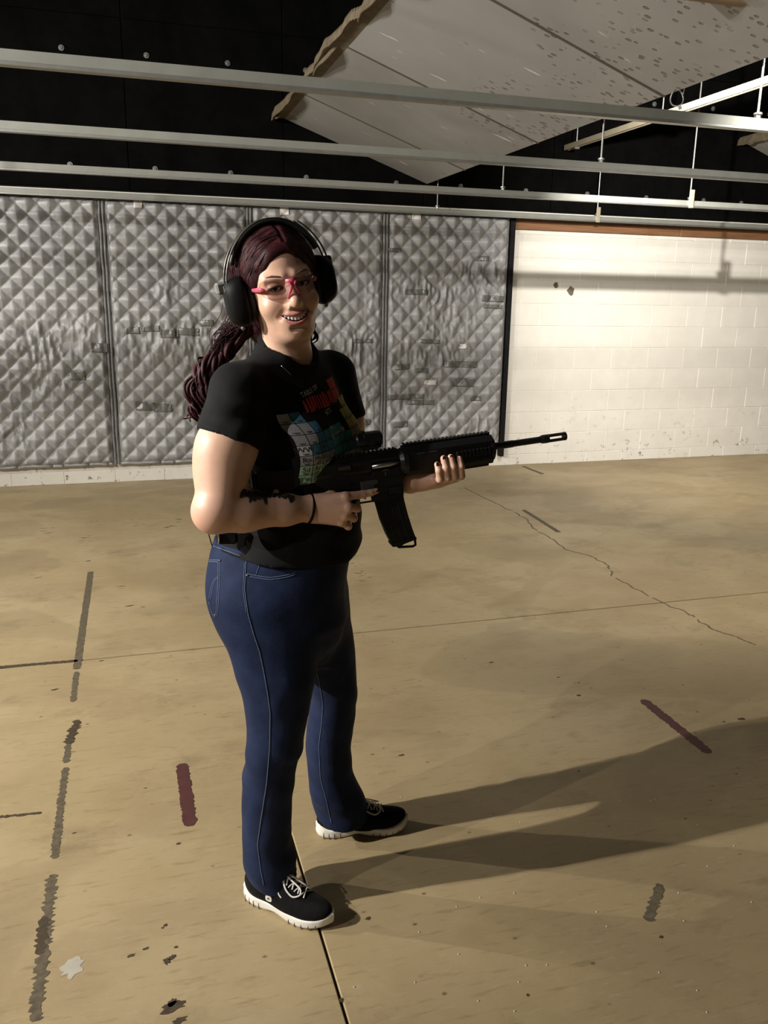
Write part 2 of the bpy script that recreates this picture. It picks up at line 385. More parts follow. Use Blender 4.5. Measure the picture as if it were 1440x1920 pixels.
# ---------------------------------------------------------------- quilted blankets
QT = {}
def blanket(xa, xb, label, seed, damage):
    root = empty('sound_blanket', (xa, YW - 0.05, 0.0))
    tag(root, label, 'blanket', 'quilted sound blankets along the wall')
    za, zb = 0.175, 2.275
    st = 0.0085
    nx, nz = int((xb - xa) / st) + 1, int((zb - za) / st) + 1
    X, Z = np.meshgrid(np.linspace(0, xb - xa, nx), np.linspace(za, zb, nz), indexing='ij')
    wx = X + xa
    jx = 0.010 * vnoise(wx * 3, Z * 3, 5 + seed); jz = 0.012 * vnoise(wx * 3, Z * 3, 9 + seed)
    p = 0.158
    a = (wx + jx + Z + jz) / p; b = (wx + jx - Z - jz) / p
    s = np.abs(np.sin(np.pi * a)) * np.abs(np.sin(np.pi * b))
    dm = np.zeros_like(X)
    for (cx, cz, rx, rz, amt) in damage:
        dm = np.maximum(dm, amt * np.exp(-(((wx - cx) / rx) ** 2 + ((Z - cz) / rz) ** 2)))
    amp = 0.042 * (0.85 + 0.25 * vnoise(wx * 2, Z * 2, 2)) * (1 - 0.72 * np.clip(dm, 0, 1))
    tr = lambda q: 1 - np.abs(2 * (q - np.floor(q)) - 1)
    mt = np.minimum(tr(a), tr(b))
    H = amp * (0.62 * mt ** 0.8 + 0.38 * s ** 0.5)
    crumple = vnoise(wx * 22 + 3 * vnoise(wx * 5, Z * 5, 3), Z * 7, seed) + 0.5 * vnoise(wx * 45, Z * 16, seed + 7)
    H += 0.024 * np.clip(dm, 0, 1.2) * crumple + 0.0012 * vnoise(wx * 40, Z * 40, seed)
    H += 0.008 + 0.008 * vnoise(wx * 1.6, Z * 1.1, seed + 20)
    ed = np.clip(np.minimum.reduce([X, (xb - xa) - X, Z - za, zb - Z]) / 0.03, 0, 1)
    H = np.maximum(H * ed, 0.0006)
    V = np.stack([X, -0.006 - H, Z], -1).reshape(-1, 3)
    i = np.arange(nx * nz).reshape(nx, nz)
    Fq = np.stack([i[:-1, :-1], i[1:, :-1], i[1:, 1:], i[:-1, 1:]], -1).reshape(-1, 4)
    mesh_from('quilted_face', V, Fq, M_QUILT, root, True)
    QT[root.name] = (X[:, 0], Z[0], H)
    MB().box((0.0, -0.004, za), (xb - xa, 0.03, zb), 0.0).build('backing', M_BIND, root)
    # rolled bottom hem in short lengths
    x = 0.0; R = random.Random(seed)
    while x < xb - xa - 0.03:
        L_ = min(R.uniform(0.08, 0.35), xb - xa - x)
        q = np.linspace(x, x + L_ - 0.008, 6)
        MB().tube([(t, -0.014, za - 0.004 + R.uniform(-.004, .004)) for t in q], 0.0125, 8).build('hem_roll', M_QUILT, root, True)
        x += L_
    return root
def binding(root, x, w=0.052):
    """double-stitched webbing strip over the join"""
    for dx, ww in ((-w / 4, w * 0.44), (w / 4, w * 0.44)):
        z = np.linspace(0.165, 2.275, 60)
        mb = MB()
        prof = [(-ww / 2, 0.0), (-ww / 2, -0.009), (-ww / 4, -0.016), (ww / 4, -0.016), (ww / 2, -0.009), (ww / 2, 0.0)]
        V, Fc = [], []
        for k, zz in enumerate(z):
            j = 0.003 * float(vnoise(zz * 7, x, 1)); d = 0.002 * float(vnoise(zz * 25, x, 4))
            for (a, b) in prof: V.append((x + dx + a + j, -0.012 + b + d, zz))
        n = len(prof)
        for k in range(len(z) - 1):
            for q in range(n - 1): Fc.append((k * n + q, k * n + q + 1, (k + 1) * n + q + 1, (k + 1) * n + q))
        mb.add(V, Fc); mb.build('binding_strip', M_BIND, root, True)
bl = [blanket(-1.36, -0.20, 'quilted silver sound blanket at the left edge of the photo', 11, [(-0.45, 1.18, 0.42, 0.20, 1.0), (-0.7, 0.82, 0.25, 0.12, 0.8), (-0.95, 0.45, 0.2, 0.15, 0.7)]),
      blanket(-0.142, 0.95, 'quilted silver sound blanket behind the long red hair', 23, [(0.35, 1.18, 0.5, 0.17, 1.1), (0.30, 1.55, 0.13, 0.1, 0.9), (0.45, 0.62, 0.3, 0.08, 0.7)]),
      blanket(1.003, 2.118, 'quilted silver sound blanket behind the earmuffs and black shirt', 37, [(1.85, 1.05, 0.3, 0.22, 1.2), (1.95, 0.7, 0.3, 0.25, 1.1), (2.0, 1.5, 0.12, 0.2, 0.8)]),
      blanket(2.172, 3.30, 'most patched quilted blanket, next to the white block wall', 51, [(2.55, 1.62, 0.35, 0.12, 1.2), (3.1, 1.72, 0.25, 0.2, 1.0), (2.6, 1.05, 0.4, 0.14, 1.1), (2.45, 0.65, 0.25, 0.12, 1.0), (3.1, 0.35, 0.2, 0.2, 1.0), (2.75, 1.35, 0.3, 0.2, 0.8)])]
binding(bl[0], -0.171 + 1.36); binding(bl[1], 0.9765 + 0.142); binding(bl[2], 2.145 - 1.003)
def on_blanket(px0, py0, px1, py1):
    a = on_y(px0, py0, YW - 0.07); b = on_y(px1, py1, YW - 0.07)
    return a[0], b[0], b[2], a[2]
def blanket_of(x):
    for r, (a, b) in zip(bl, ((-1.4, -0.171), (-0.171, 0.977), (0.977, 2.145), (2.145, 3.4))):
        if a <= x < b: return r
    return bl[3]
def patch(rect, mat, name, thick=0.0008, out=0.002, ragged=0.15):
    xa, xb, za, zb = on_blanket(*rect)
    r = blanket_of((xa + xb) / 2); ox = r.location.x
    nx, nz = max(6, int((xb - xa) / 0.007)), max(4, int((zb - za) / 0.007))
    R = random.Random(int(rect[0] * 7 + rect[1])); V, Fc = [], []
    ph = R.uniform(0, 50)
    sl = R.uniform(-0.05, 0.05)
    for i in range(nx):
        for j in range(nz):
            x = xa + (xb - xa) * i / (nx - 1); z = za + (zb - za) * j / (nz - 1)
            if i in (0, nx - 1): x += R.uniform(-1, 1) * ragged * 0.02
            z += sl * (x - xa)
            gx, gz, gh = QT[r.name]
            ii = int(np.clip(np.searchsorted(gx, x - ox), 2, len(gx) - 3)); jj = int(np.clip(np.searchsorted(gz, z), 2, len(gz) - 3))
            d = 0.0075 + out + float(gh[ii - 1:ii + 2, jj - 1:jj + 2].max())
            V.append((x - ox, -d, z))
    for i in range(nx - 1):
        for j in range(nz - 1): Fc.append((i * nz + j, (i + 1) * nz + j, (i + 1) * nz + j + 1, i * nz + j + 1))
    o = MB().add(V, Fc).build(name, mat, r, True)
    md = o.modifiers.new('thick', 'SOLIDIFY'); md.thickness = thick
    return o
for rc in ((758, 542, 800, 553), (903, 553, 942, 565), (728, 465, 752, 473), (892, 480, 915, 490), (662, 635, 697, 643), (787, 635, 822, 643), (740, 683, 767, 693), (833, 677, 893, 688), (778, 690, 802, 698), (845, 708, 887, 723), (723, 740, 793, 748), (760, 749, 813, 757), (668, 785, 693, 795), (737, 790, 763, 800), (905, 570, 940, 578),
           (235, 613, 262, 626), (268, 611, 300, 622), (300, 618, 335, 633), (335, 614, 372, 628), (372, 600, 400, 612), (170, 643, 203, 660), (253, 753, 290, 768), (286, 757, 322, 771), (130, 695, 160, 712), (880, 742, 900, 750)):
    patch(rc, M_TAPE, 'tape_patch')
for rc in ((250, 374, 267, 391), (524, 387, 541, 404), (772, 399, 788, 412)):
    patch(rc, M_PAPER, 'care_tag', 0.001, 0.003, 0.0)
for rc in ((860, 645, 872, 654), (794, 712, 816, 721)):
    patch(rc, M_PAPER, 'paper_scrap', 0.001, 0.003, 0.3)

# ---------------------------------------------------------------- overhead steel
RZ = 2.28
def rail(y, label, x0=X0 + 0.3, x1=X1 - 0.2):
    root = empty('overhead_rail', (0, y, RZ)); tag(root, label, 'rail', 'steel target rails hung across the range')
    # channel: web facing the camera, lips top and bottom, open at the back
    w, h_, t = 0.041, 0.046, 0.003
    prof = [(-w / 2, -h_ / 2), (w / 2, -h_ / 2), (w / 2, -h_ / 2 + 0.010), (w / 2 - t, -h_ / 2 + 0.010), (w / 2 - t, -h_ / 2 + t), (-w / 2 + t, -h_ / 2 + t), (-w / 2 + t, h_ / 2 - t), (w / 2 - t, h_ / 2 - t), (w / 2 - t, h_ / 2 - 0.010), (w / 2, h_ / 2 - 0.010), (w / 2, h_ / 2), (-w / 2, h_ / 2)]
    mb = MB(); mb.prism(prof, x0, x1, axis=0); mb.build('channel', M_STEEL, root)
    MB().box((x0, -w / 2 - 0.0045, -h_ / 2 - 0.002), (x1, -w / 2 + 0.001, -h_ / 2 + 0.011), 0.0015).build('lower_lip', M_STEEL2, root)
    for x in (x0 + 0.4, 7.2):
        MB().box((x - 0.03, -w / 2 - 0.006, -h_ / 2 - 0.0035), (x + 0.03, -w / 2, h_ / 2 + 0.002), 0.001).build('splice_plate', M_STEEL, root)
    for x in (-2.4, 2.575, 4.12, 7.6):
        if y > 7 and x < 0: continue
        mb = MB(); mb.tube([(x, 0, 0.02), (x, 0, CEIL - RZ - 0.005)], 0.0055, 8); mb.build('hanger_rod', M_STEEL2, root)
        mb = MB(); mb.tube([(x, 0, 0.024), (x, 0, 0.036)], 0.013, 6); mb.tube([(x, 0, 0.04), (x, 0, 0.047)], 0.018, 12); mb.build('hanger_nut', M_STEEL2, root)
    if y > 5:
        MB().box((4.10, -0.034, -0.03), (4.135, -0.016, 0.10), 0.002).build('hanger_clip', M_CREAM, root)
    return root
rail(3.20, 'pale steel rail nearest the camera, crossing in front of the grey baffle')
rail(4.45, 'bright shiny steel rail, second from the camera')
rail(5.77, 'dull grey steel rail, third from the camera')
rail(7.118, 'steel rail running along the top of the quilted blankets')
# cream strut across, above the rails
st_ = empty('ceiling_strut', (3.80, 5.2, 2.87)); tag(st_, 'cream strut running towards the wall right of the baffle', 'strut')
mb = MB(); mb.prism([(-0.024, -0.02), (-0.012, -0.02), (-0.012, -0.014), (-0.02, -0.014), (-0.02, 0.018), (0.02, 0.018), (0.02, -0.014), (0.012, -0.014), (0.012, -0.02), (0.024, -0.02), (0.024, 0.022), (-0.024, 0.022)], -2.6, 1.98); mb.build('channel', M_CREAM, st_)
for y in (-2.0, -0.9, 0.55, 1.8):
    mb = MB(); mb.tube([(0, y, 0.0), (0, y, CEIL - 2.875)], 0.005, 8); mb.build('hanger_rod', M_STEEL2, st_)
    MB().box((-0.022, y - 0.02, -0.036), (0.022, y + 0.02, -0.018), 0.002).build('strut_nut', M_STEEL2, st_)

# angled baffles: boards, raw timber edge, torn foam
def baffle(x, y1, y0, label, full=True, dz=0.0):
    ang = math.radians(19.3)
    root = empty('overhead_baffle', (x, 0, 2.505 + dz)); tag(root, label, 'baffle', 'angled baffles under the ceiling')
    root.rotation_euler = (0, ang, 0)       # local -x climbs up-range
    W = 1.36
    ys = [y1, 6.33, 5.11, 3.79, 2.57, y0] if full else [y1, 6.33, 5.11, 3.9]
    for a, b in zip(ys[:-1], ys[1:]):
        MB().box((-W, b + 0.006, 0.0), (0.0, a - 0.006, 0.02), 0.003).build('baffle_board', M_BAFFLE, root)
        MB().box((-W + 0.25, b - 0.03, 0.0205), (-0.02, b + 0.03, 0.10), 0.003).build('timber_joist', M_PLY, root)
        MB().box((-W, b - 0.009, -0.0035), (0.004, b + 0.009, 0.004), 0.001).build('joint_bead', M_BEAD, root)
    MB().box((-W + 0.1, ys[-1], 0.0205), (-W + 0.14, y1, 0.11), 0.003).build('timber_rail', M_PLY, root)
    MB().box((-0.06, ys[-1], 0.0205), (-0.02, y1, 0.11), 0.003).build('timber_rail', M_PLY, root)
    # ribbed foam lining torn along the upper edge
    R = random.Random(5); y = y1 - 0.02; k = 0
    V, Fc = [], []
    n = 0
    ylen = int((y1 - ys[-1]) / 0.007)
    for i in range(ylen):
        yy = y1 - 0.01 - i * 0.007
        tear = 0.012 + 0.022 * float(vnoise(yy * 2.1, 0, 3)) + 0.010 * float(vnoise(yy * 9, 0, 8))
        rib = 0.010 * (1 if (i // 2) % 2 else -1)
        drop = 0.022 + 0.06 * max(0.0, float(vnoise(yy * 2.3, 0, 13)))
        V += [(-W + 0.06, yy, 0.0), (-W - tear * 0.4, yy, -drop * 0.5), (-W - tear - 0.02, yy, -drop - 0.012 + rib * 0.3), (-W - tear - 0.03, yy, -drop * 0.4 + 0.02 + rib), (-W - tear * 0.5, yy, 0.035 + rib), (-W + 0.06, yy, 0.02)]
    for i in range(ylen - 1):
        for q in range(5): Fc.append((i * 6 + q, i * 6 + q + 1, i * 6 + 7 + q, i * 6 + 6 + q))
    MB().add(V, Fc).build('torn_foam_lining', M_FOAM, root)
    # curled strips of lining hanging from the edge
    for (yc, L_, dr) in ((y1 - 0.04, 0.22, 0.07), (y1 - 1.35, 0.75, 0.06), (y1 - 2.5, 0.5, 0.05)):
        m = 14; V, Fc = [], []
        for i in range(m):
            t = i / (m - 1); yy = yc - L_ * t; s = math.sin(math.pi * t)
            for j in range(5):
                q = j / 4
                V.append((-W - 0.02 - 0.05 * s * q + 0.04 * q, yy, 0.0 - dr * s * q - 0.01 * math.sin(9 * t + q)))
        for i in range(m - 1):
            for j in range(4): Fc.append((i * 5 + j, i * 5 + j + 1, i * 5 + 6 + j, i * 5 + 5 + j))
        o = MB().add(V, Fc).build('curled_lining', M_FOAM, root, True)
        md = o.modifiers.new('thick', 'SOLIDIFY'); md.thickness = 0.012
    return root
baffle(2.505, 7.2, 1.9, 'large grey overhead baffle with pitted boards and a torn foam edge')
baffle(6.93, 7.2, 3.9, 'corner of a second grey baffle at the right edge of the photo', False, 0.09)
bm_ = empty('timber_beam', (2.75, 2.9, 2.625)); tag(bm_, 'brown timber beam in the top right corner below the baffle', 'beam')
MB().box((-0.95, -0.02, -0.02), (0.9, 0.02, 0.045), 0.003).build('plank', M_PLY, bm_)
for x in (-0.9, 0.75):
    mb = MB(); mb.tube([(x, 0, 0.04), (x, 0, CEIL - 2.605)], 0.005, 8); mb.build('hanger_rod', M_STEEL2, bm_)
# loop of wire off the baffle edge
c = on_z(1270, 178, 2.49)
wl = empty('wire_loop', c); tag(wl, 'grey wire loop hanging from the lower edge of the pitted baffle', 'wire')
th = np.linspace(0.3, 2 * math.pi + 0.5, 40)
mb = MB(); mb.tube([(0.034 * math.cos(t), 0.006 * math.sin(2 * t), -0.012 + 0.036 * math.sin(t)) for t in th], 0.0035, 6); mb.tube([(0.03, 0, -0.012 + 0.012), (0.034, 0, 0.03), (0.03, 0.0, 0.06)], 0.003, 6); mb.build('loop', M_STEEL2, wl, True)
mb = MB(); mb.tube([(0.018, 0, -0.048), (0.024, 0, -0.060)], 0.007, 8); mb.build('crimp', M_BOLT, wl)

# ---------------------------------------------------------------- marks on the floor (parts of the floor)
def ribbon(name, pts, w, mat, ragged=0.3, gaps=0.0, seed=1, z=0.0008, seg=0.006):
    pts = np.asarray(pts, float); R = random.Random(seed)
    d = np.r_[0, np.cumsum(np.linalg.norm(np.diff(pts, axis=0), axis=1))]
    n = max(3, int(d[-1] / seg)); t = np.linspace(0, d[-1], n)
    P = np.stack([np.interp(t, d, pts[:, 0]), np.interp(t, d, pts[:, 1])], 1)
    T = np.gradient(P, axis=0); T /= np.linalg.norm(T, axis=1)[:, None] + 1e-9; Nn = np.stack([-T[:, 1], T[:, 0]], 1)
    mb = MB(); run = []
    def flush(run):
        if len(run) < 2: return
        V, Fc = [], []
        for k, i in enumerate(run):
            endf = min(1.0, 0.45 + 0.4 * min(k, len(run) - 1 - k))
            wa = w / 2 * endf * (1 + ragged * R.uniform(-1, 1)); wb = w / 2 * endf * (1 + ragged * R.uniform(-1, 1))
            V += [(*(P[i] - Nn[i] * wa), z), (*(P[i] + Nn[i] * wb), z)]
        m = len(run)
        for k in range(m - 1): Fc.append((2 * k, 2 * k + 2, 2 * k + 3, 2 * k + 1))
        mb.add(V, Fc)
    for i in range(n):
        if gaps and float(vnoise(t[i] * 14, seed, 0)) < gaps: flush(run); run = []
        else: run.append(i)
    flush(run)
    o = mb.build(name, mat, floor); md = o.modifiers.new('thick', 'SOLIDIFY'); md.thickness = z * 1.2; md.offset = -1
    return o
def pix(*q): return [on_z(x, y)[:2] for x, y in q]
ribbon('red_paint_stripe', pix((341, 1432), (349, 1490), (357, 1549)), 0.040, M_REDP, 0.16, 0, 3, 0.0011, 0.008)
ribbon('red_paint_stripe', pix((1205, 1312), (1330, 1412)), 0.042, M_REDP, 0.2, 0, 4, 0.0011, 0.008)
ribbon('tape_residue', pix((170, 1072), (144, 1255)), 0.032, M_RESID, 0.18, -0.95, 5)
ribbon('tape_residue', pix((144, 1255), (137, 1316)), 0.022, M_RESID, 0.3, -0.2, 6)
ribbon('tape_residue', pix((146, 1350), (128, 1395)), 0.034, M_STAIN, 0.5, -0.45, 7, seg=0.007)
ribbon('tape_residue', pix((128, 1395), (102, 1610)), 0.022, M_RESID, 0.35, -0.55, 8)
ribbon('tape_residue', pix((98, 1640), (66, 1915)), 0.028, M_RESID, 0.5, -0.5, 9)
ribbon('tape_residue', pix((84, 1720), (74, 1790)), 0.024, M_STAIN, 0.5, 0.0, 10, 0.0012)
ribbon('tape_residue', pix((1238, 1658), (1215, 1727)), 0.026, M_RESID, 0.35, -0.55, 12, seg=0.006)
ribbon('tape_residue', pix((981, 956), (1048, 998)), 0.035, M_RESID, 0.15, 0, 13)
ribbon('tape_residue', pix((980, 874), (1018, 889)), 0.04, M_RESID, 0.15, 0, 14)
ribbon('joint_filler', pix((-60, 1256), (146, 1239)), 0.026, M_STAIN, 0.2, 0, 15)
ribbon('joint_filler', pix((-60, 1538), (78, 1524)), 0.012, M_STAIN, 0.5, 0, 16)
crk = pix((870, 915), (930, 945), (960, 958), (990, 975), (1005, 995), (1040, 1012), (1060, 1030), (1105, 1042), (1143, 1062), (1146, 1078), (1180, 1098), (1240, 1129), (1290, 1150), (1310, 1164), (1340, 1180), (1440, 1217))
cp = []
for a, b in zip(crk[:-1], crk[1:]):
    for t in np.linspace(0, 1, 6)[:-1]: cp.append(a + (b - a) * t + np.array([random.uniform(-.012, .012), random.uniform(-.012, .012)]))
ribbon('crack', cp, 0.009, M_CRACK, 0.5, -0.85, 17)
def blob(name, px, py, r, mat, asp=1.0, rot=0.0, seed=0, n=18, rag=0.35, z=0.0007):
    c = on_z(px, py); R = random.Random(seed + int(px)); pts = []
    for k in range(n):
        t = 2 * math.pi * k / n; q = r * (1 + rag * R.uniform(-1, 1))
        a, b = q * math.cos(t), q * math.sin(t) * asp
        pts.append((c[0] + a * math.cos(rot) - b * math.sin(rot), c[1] + a * math.sin(rot) + b * math.cos(rot)))
    mb = MB(); mb.prism(pts, 0.0, z, axis=2); return mb.build(name, mat, floor)
blob('white_paint_splash', 138, 1815, 0.025, M_WHITEP, 1.1, 0.3, 1, 22, 0.4)
for (px, py, r, asp) in ((325, 1888, 0.026, 0.5), (323, 1880, 0.012, 0.8), (336, 1914, 0.016, 0.5), (323, 1795, 0.011, .6), (312, 1802, .009, 1.2), (246, 1792, .009, .5), (273, 1779, .009, .4), (330, 1776, .004, 1), (310, 1735, .005, 1), (305, 1740, .003, 1), (335, 1582, .007, .6), (139, 1562, .006, .5),
                         (921, 1242, .012, .5), (1085, 1304, .011, .7), (1047, 1270, .007, .5), (1086, 1280, .006, .5), (1390, 1348, .016, .6), (1357, 1353, .006, .6), (640, 1875, .006, 1), (1240, 1757, .006, .8), (103, 1293, .014, .4), (191, 1239, .010, .4), (166, 1052, .014, .5), (243, 1136, .02, .3), (268, 1138, .012, .3), (753, 1416, .01, .5), (1085, 1446, .004, 1), (990, 1866, .004, 1), (690, 1722, .007, .8)):
    blob('oil_spot', px, py, r, M_STAIN, asp, 0.2, 3)
for (px, py, r, asp) in ((230, 1105, .05, .25), (95, 1000, .09, .25), (160, 1005, .08, .3), (185, 983, .06, .2), (260, 978, .06, .3), (75, 1075, .08, .2), (325, 980, .12, .5), (680, 1080, .05, .5), (672, 1065, .04, .6)):
    for k in range(5):
        blob('scuff_mark', px + random.uniform(-14, 14), py + random.uniform(-10, 10), r * random.uniform(.1, .32), M_RESID, asp * random.uniform(.3, .8), random.uniform(-.4, .4), k, 12, 0.5)
# pale grit
for k in range(46):
    px, py = random.uniform(660, 1430), random.uniform(1400, 1900)
    c = on_z(px, py); mb = MB(); mb.tube([(c[0], c[1], 0.0), (c[0], c[1], 0.0022)], [0.0030, 0.0012], 5); mb.build('grit', M_WHITEP, floor)

# ================================================================ ORGANIC MODELLING: distance fields -> surface nets
class Vol:
    def __init__(s, lo, hi, h):
        s.lo = np.array(lo, float); s.h = h
        s.n = np.ceil((np.array(hi, float) - s.lo) / h).astype(int) + 1
        s.ax = [(s.lo[i] + h * np.arange(s.n[i])).astype(np.float32) for i in range(3)]
        s.d = np.full(tuple(s.n), 1.0, np.float32)
    def region(s, lo, hi):
        a = np.clip(np.floor((np.array(lo) - s.lo) / s.h).astype(int), 0, s.n - 1)
        b = np.clip(np.ceil((np.array(hi) - s.lo) / s.h).astype(int) + 1, 0, s.n)
        if np.any(b <= a): return None
        sl = tuple(slice(a[i], b[i]) for i in range(3))
        return sl, s.ax[0][sl[0]][:, None, None], s.ax[1][sl[1]][None, :, None], s.ax[2][sl[2]][None, None, :]
    def prim(s, fn, lo, hi, k=0.0, mode='u'):
        m = max(k, 2 * s.h) + 0.006
        r = s.region(np.array(lo) - m, np.array(hi) + m)
        if r is None: return s
        sl, X, Y, Z = r; q = fn(X, Y, Z); old = s.d[sl]
        if mode == 'u':
            hh = np.maximum(k - np.abs(old - q), 0) if k > 0 else 0
            s.d[sl] = np.minimum(old, q) - (hh * hh / (4 * k) if k > 0 else 0)
        else:
            q = -q if mode == 's' else q
            hh = np.maximum(k - np.abs(old - q), 0) if k > 0 else 0
            s.d[sl] = np.maximum(old, q) + (hh * hh / (4 * k) if k > 0 else 0)
        return s
    def cap(s, a, b, ra, rb=None, k=0.01, mode='u'):
        a = np.array(a, float); b = np.array(b, float); rb = ra if rb is None else rb
        ba = b - a; L = max(ba @ ba, 1e-9); R = max(ra, rb)
        def fn(X, Y, Z):
            t = np.clip(((X - a[0]) * ba[0] + (Y - a[1]) * ba[1] + (Z - a[2]) * ba[2]) / L, 0, 1)
            return np.sqrt((X - a[0] - t * ba[0]) ** 2 + (Y - a[1] - t * ba[1]) ** 2 + (Z - a[2] - t * ba[2]) ** 2) - (ra + (rb - ra) * t)
        return s.prim(fn, np.minimum(a, b) - R, np.maximum(a, b) + R, k, mode)
    def chain(s, pts, rs, k=0.01, mode='u'):
        for i in range(len(pts) - 1): s.cap(pts[i], pts[i + 1], rs[i], rs[i + 1], k, mode)
        return s
    def ell(s, c, r, k=0.01, mode='u', rot=None):
        c = np.array(c, float); r = np.array(r, float); R = float(r.max())
        def fn(X, Y, Z):
            x, y, z = X - c[0], Y - c[1], Z - c[2]
            if rot is not None:
                x, y, z = [rot[0][i] * x + rot[1][i] * y + rot[2][i] * z for i in range(3)]
            k0 = np.sqrt((x / r[0]) ** 2 + (y / r[1]) ** 2 + (z / r[2]) ** 2)
            k1 = np.sqrt((x / r[0] ** 2) ** 2 + (y / r[1] ** 2) ** 2 + (z / r[2] ** 2) ** 2) + 1e-9
            return k0 * (k0 - 1) / k1
        return s.prim(fn, c - R, c + R, k, mode)
    def sph(s, c, r, k=0.01, mode='u'): return s.ell(c, (r, r, r), k, mode)
    def stack(s, rows, k=0.02, n=2.15):
        """rows: z, cx, cy, a, b, angle(deg) of the a axis"""
        rows = sorted(rows); A = np.array(rows, float); z = A[:, 0]
        zd = np.linspace(z[0], z[-1], 240)
        T = []
        for c in range(1, 6):
            q = np.interp(zd, z, A[:, c]); ker = np.hanning(25); ker /= ker.sum()
            q = np.convolve(np.pad(q, 12, mode='edge'), ker, 'valid'); T.append(q)
        R = A[:, 3:5].max()
        lo = (A[:, 1].min() - R, A[:, 2].min() - R, z[0]); hi = (A[:, 1].max() + R, A[:, 2].max() + R, z[-1])
        def fn(X, Y, Z):
            cx, cy, a, b, ph = [np.interp(Z, zd, q) for q in T]; ph = np.radians(ph)
            x, y = X - cx, Y - cy
            xr, yr = x * np.cos(ph) + y * np.sin(ph), -x * np.sin(ph) + y * np.cos(ph)
            q = (np.abs(xr / a) ** n + np.abs(yr / b) ** n) ** (1 / n)
            d = (q - 1) * np.minimum(a, b) * 0.95
            return np.maximum(d, np.maximum(Z - z[-1], z[0] - Z)).astype(np.float32)
        return s.prim(fn, lo, hi, k)
    def half(s, p, nrm, k=0.004, lo=None, hi=None):
        """keep the side where (x-p).n < 0"""
        p = np.array(p, float); nrm = np.array(nrm, float); nrm /= np.linalg.norm(nrm)
        fn = lambda X, Y, Z: (X - p[0]) * nrm[0] + (Y - p[1]) * nrm[1] + (Z - p[2]) * nrm[2]
        lo = s.lo if lo is None else lo; hi = s.lo + s.h * s.n if hi is None else hi
        return s.prim(fn, lo, hi, k, 'i')
    def nets(s):
        d = s.d; S = d < 0
        c = np.zeros(tuple(s.n - 1), np.int8)
        offs = [(a, b, e) for a in (0, 1) for b in (0, 1) for e in (0, 1)]
        n = s.n
        def cs(A, o): return A[o[0]:n[0] - 1 + o[0], o[1]:n[1] - 1 + o[1], o[2]:n[2] - 1 + o[2]]
        for o in offs: c += cs(S, o)
        I = np.nonzero((c > 0) & (c < 8)); m = len(I[0])
        idx = np.full(tuple(s.n - 1), -1, np.int32); idx[I] = np.arange(m)
        val = {o: d[I[0] + o[0], I[1] + o[1], I[2] + o[2]] for o in offs}
        P = np.zeros((m, 3)); cnt = np.zeros(m)
        for o in offs:
            for ax in range(3):
                if o[ax]: continue
                o2 = list(o); o2[ax] = 1; o2 = tuple(o2)
                v0, v1 = val[o], val[o2]; w = ((v0 < 0) != (v1 < 0)).astype(float)
                t = v0 / np.where(np.abs(v0 - v1) < 1e-9, 1e-9, v0 - v1)
                e = np.array(o, float)[None, :].repeat(m, 0); e[:, ax] += np.clip(t, 0, 1)
                P += e * w[:, None]; cnt += w
        V = s.lo + s.h * (np.stack(I, 1) + P / np.maximum(cnt, 1)[:, None])
        Q = []
        for ax in range(3):
            a1, a2 = [(1, 2), (2, 0), (0, 1)][ax]
            sl0 = [slice(1, n[i] - 1) for i in range(3)]; sl1 = list(sl0)
            sl0[ax] = slice(0, n[ax] - 1); sl1[ax] = slice(1, n[ax])
            A, B = S[tuple(sl0)], S[tuple(sl1)]
            for flip, msk in ((False, A & ~B), (True, ~A & B)):
                J = np.nonzero(msk)
                if not len(J[0]): continue
                base = [J[i] + (0 if i == ax else 1) for i in range(3)]
                def cell(d1, d2):
                    q = list(base); q[a1] = q[a1] - d1; q[a2] = q[a2] - d2; return idx[tuple(q)]
                q = [cell(1, 1), cell(0, 1), cell(0, 0), cell(1, 0)]
                if flip: q = q[::-1]
                Q.append(np.stack(q, 1))
        Q = np.concatenate(Q); Q = Q[(Q >= 0).all(1)]
        return V, Q
def vnormals(V, Q):
    n = np.cross(V[Q[:, 2]] - V[Q[:, 0]], V[Q[:, 3]] - V[Q[:, 1]])
    out = np.zeros_like(V)
    for i in range(4): np.add.at(out, Q[:, i], n)
    return out / (np.linalg.norm(out, axis=1)[:, None] + 1e-12)
def relax(V, Q, it=1, w=0.5):
    E = np.concatenate([Q[:, [0, 1]], Q[:, [1, 2]], Q[:, [2, 3]], Q[:, [3, 0]]])
    for _ in range(it):
        acc = np.zeros_like(V); c = np.zeros(len(V))
        for a, b in ((0, 1), (1, 0)):
            np.add.at(acc, E[:, a], V[E[:, b]]); np.add.at(c, E[:, a], 1)
        V = V + w * (acc / np.maximum(c, 1)[:, None] - V)
    return V
def interp_rows(y, A): return [np.interp(y, A[:, 0], A[:, i]) for i in range(1, A.shape[1])]

# ---------------------------------------------------------------- person frame: u to the right of the picture, v away, z up
AZ = math.radians(10.0); D0 = 2.0
E1 = np.array([math.cos(AZ), -math.sin(AZ), 0.0]); E2 = np.array([math.sin(AZ), math.cos(AZ), 0.0])
ROOT = (float(E2[0] * D0), float(E2[1] * D0), 0.0)
def at(px, py, v=0.0):
    d = pray(px, py); q = CAM + d * ((D0 + v) / (d @ E2)); return np.array([q @ E1, v, q[2]])
LCAM = np.array([0.0, -D0, CAM_H])
def lray(px, py):
    d = pray(px, py); q = np.array([d @ E1, d @ E2, d[2]]); return q / np.linalg.norm(q)
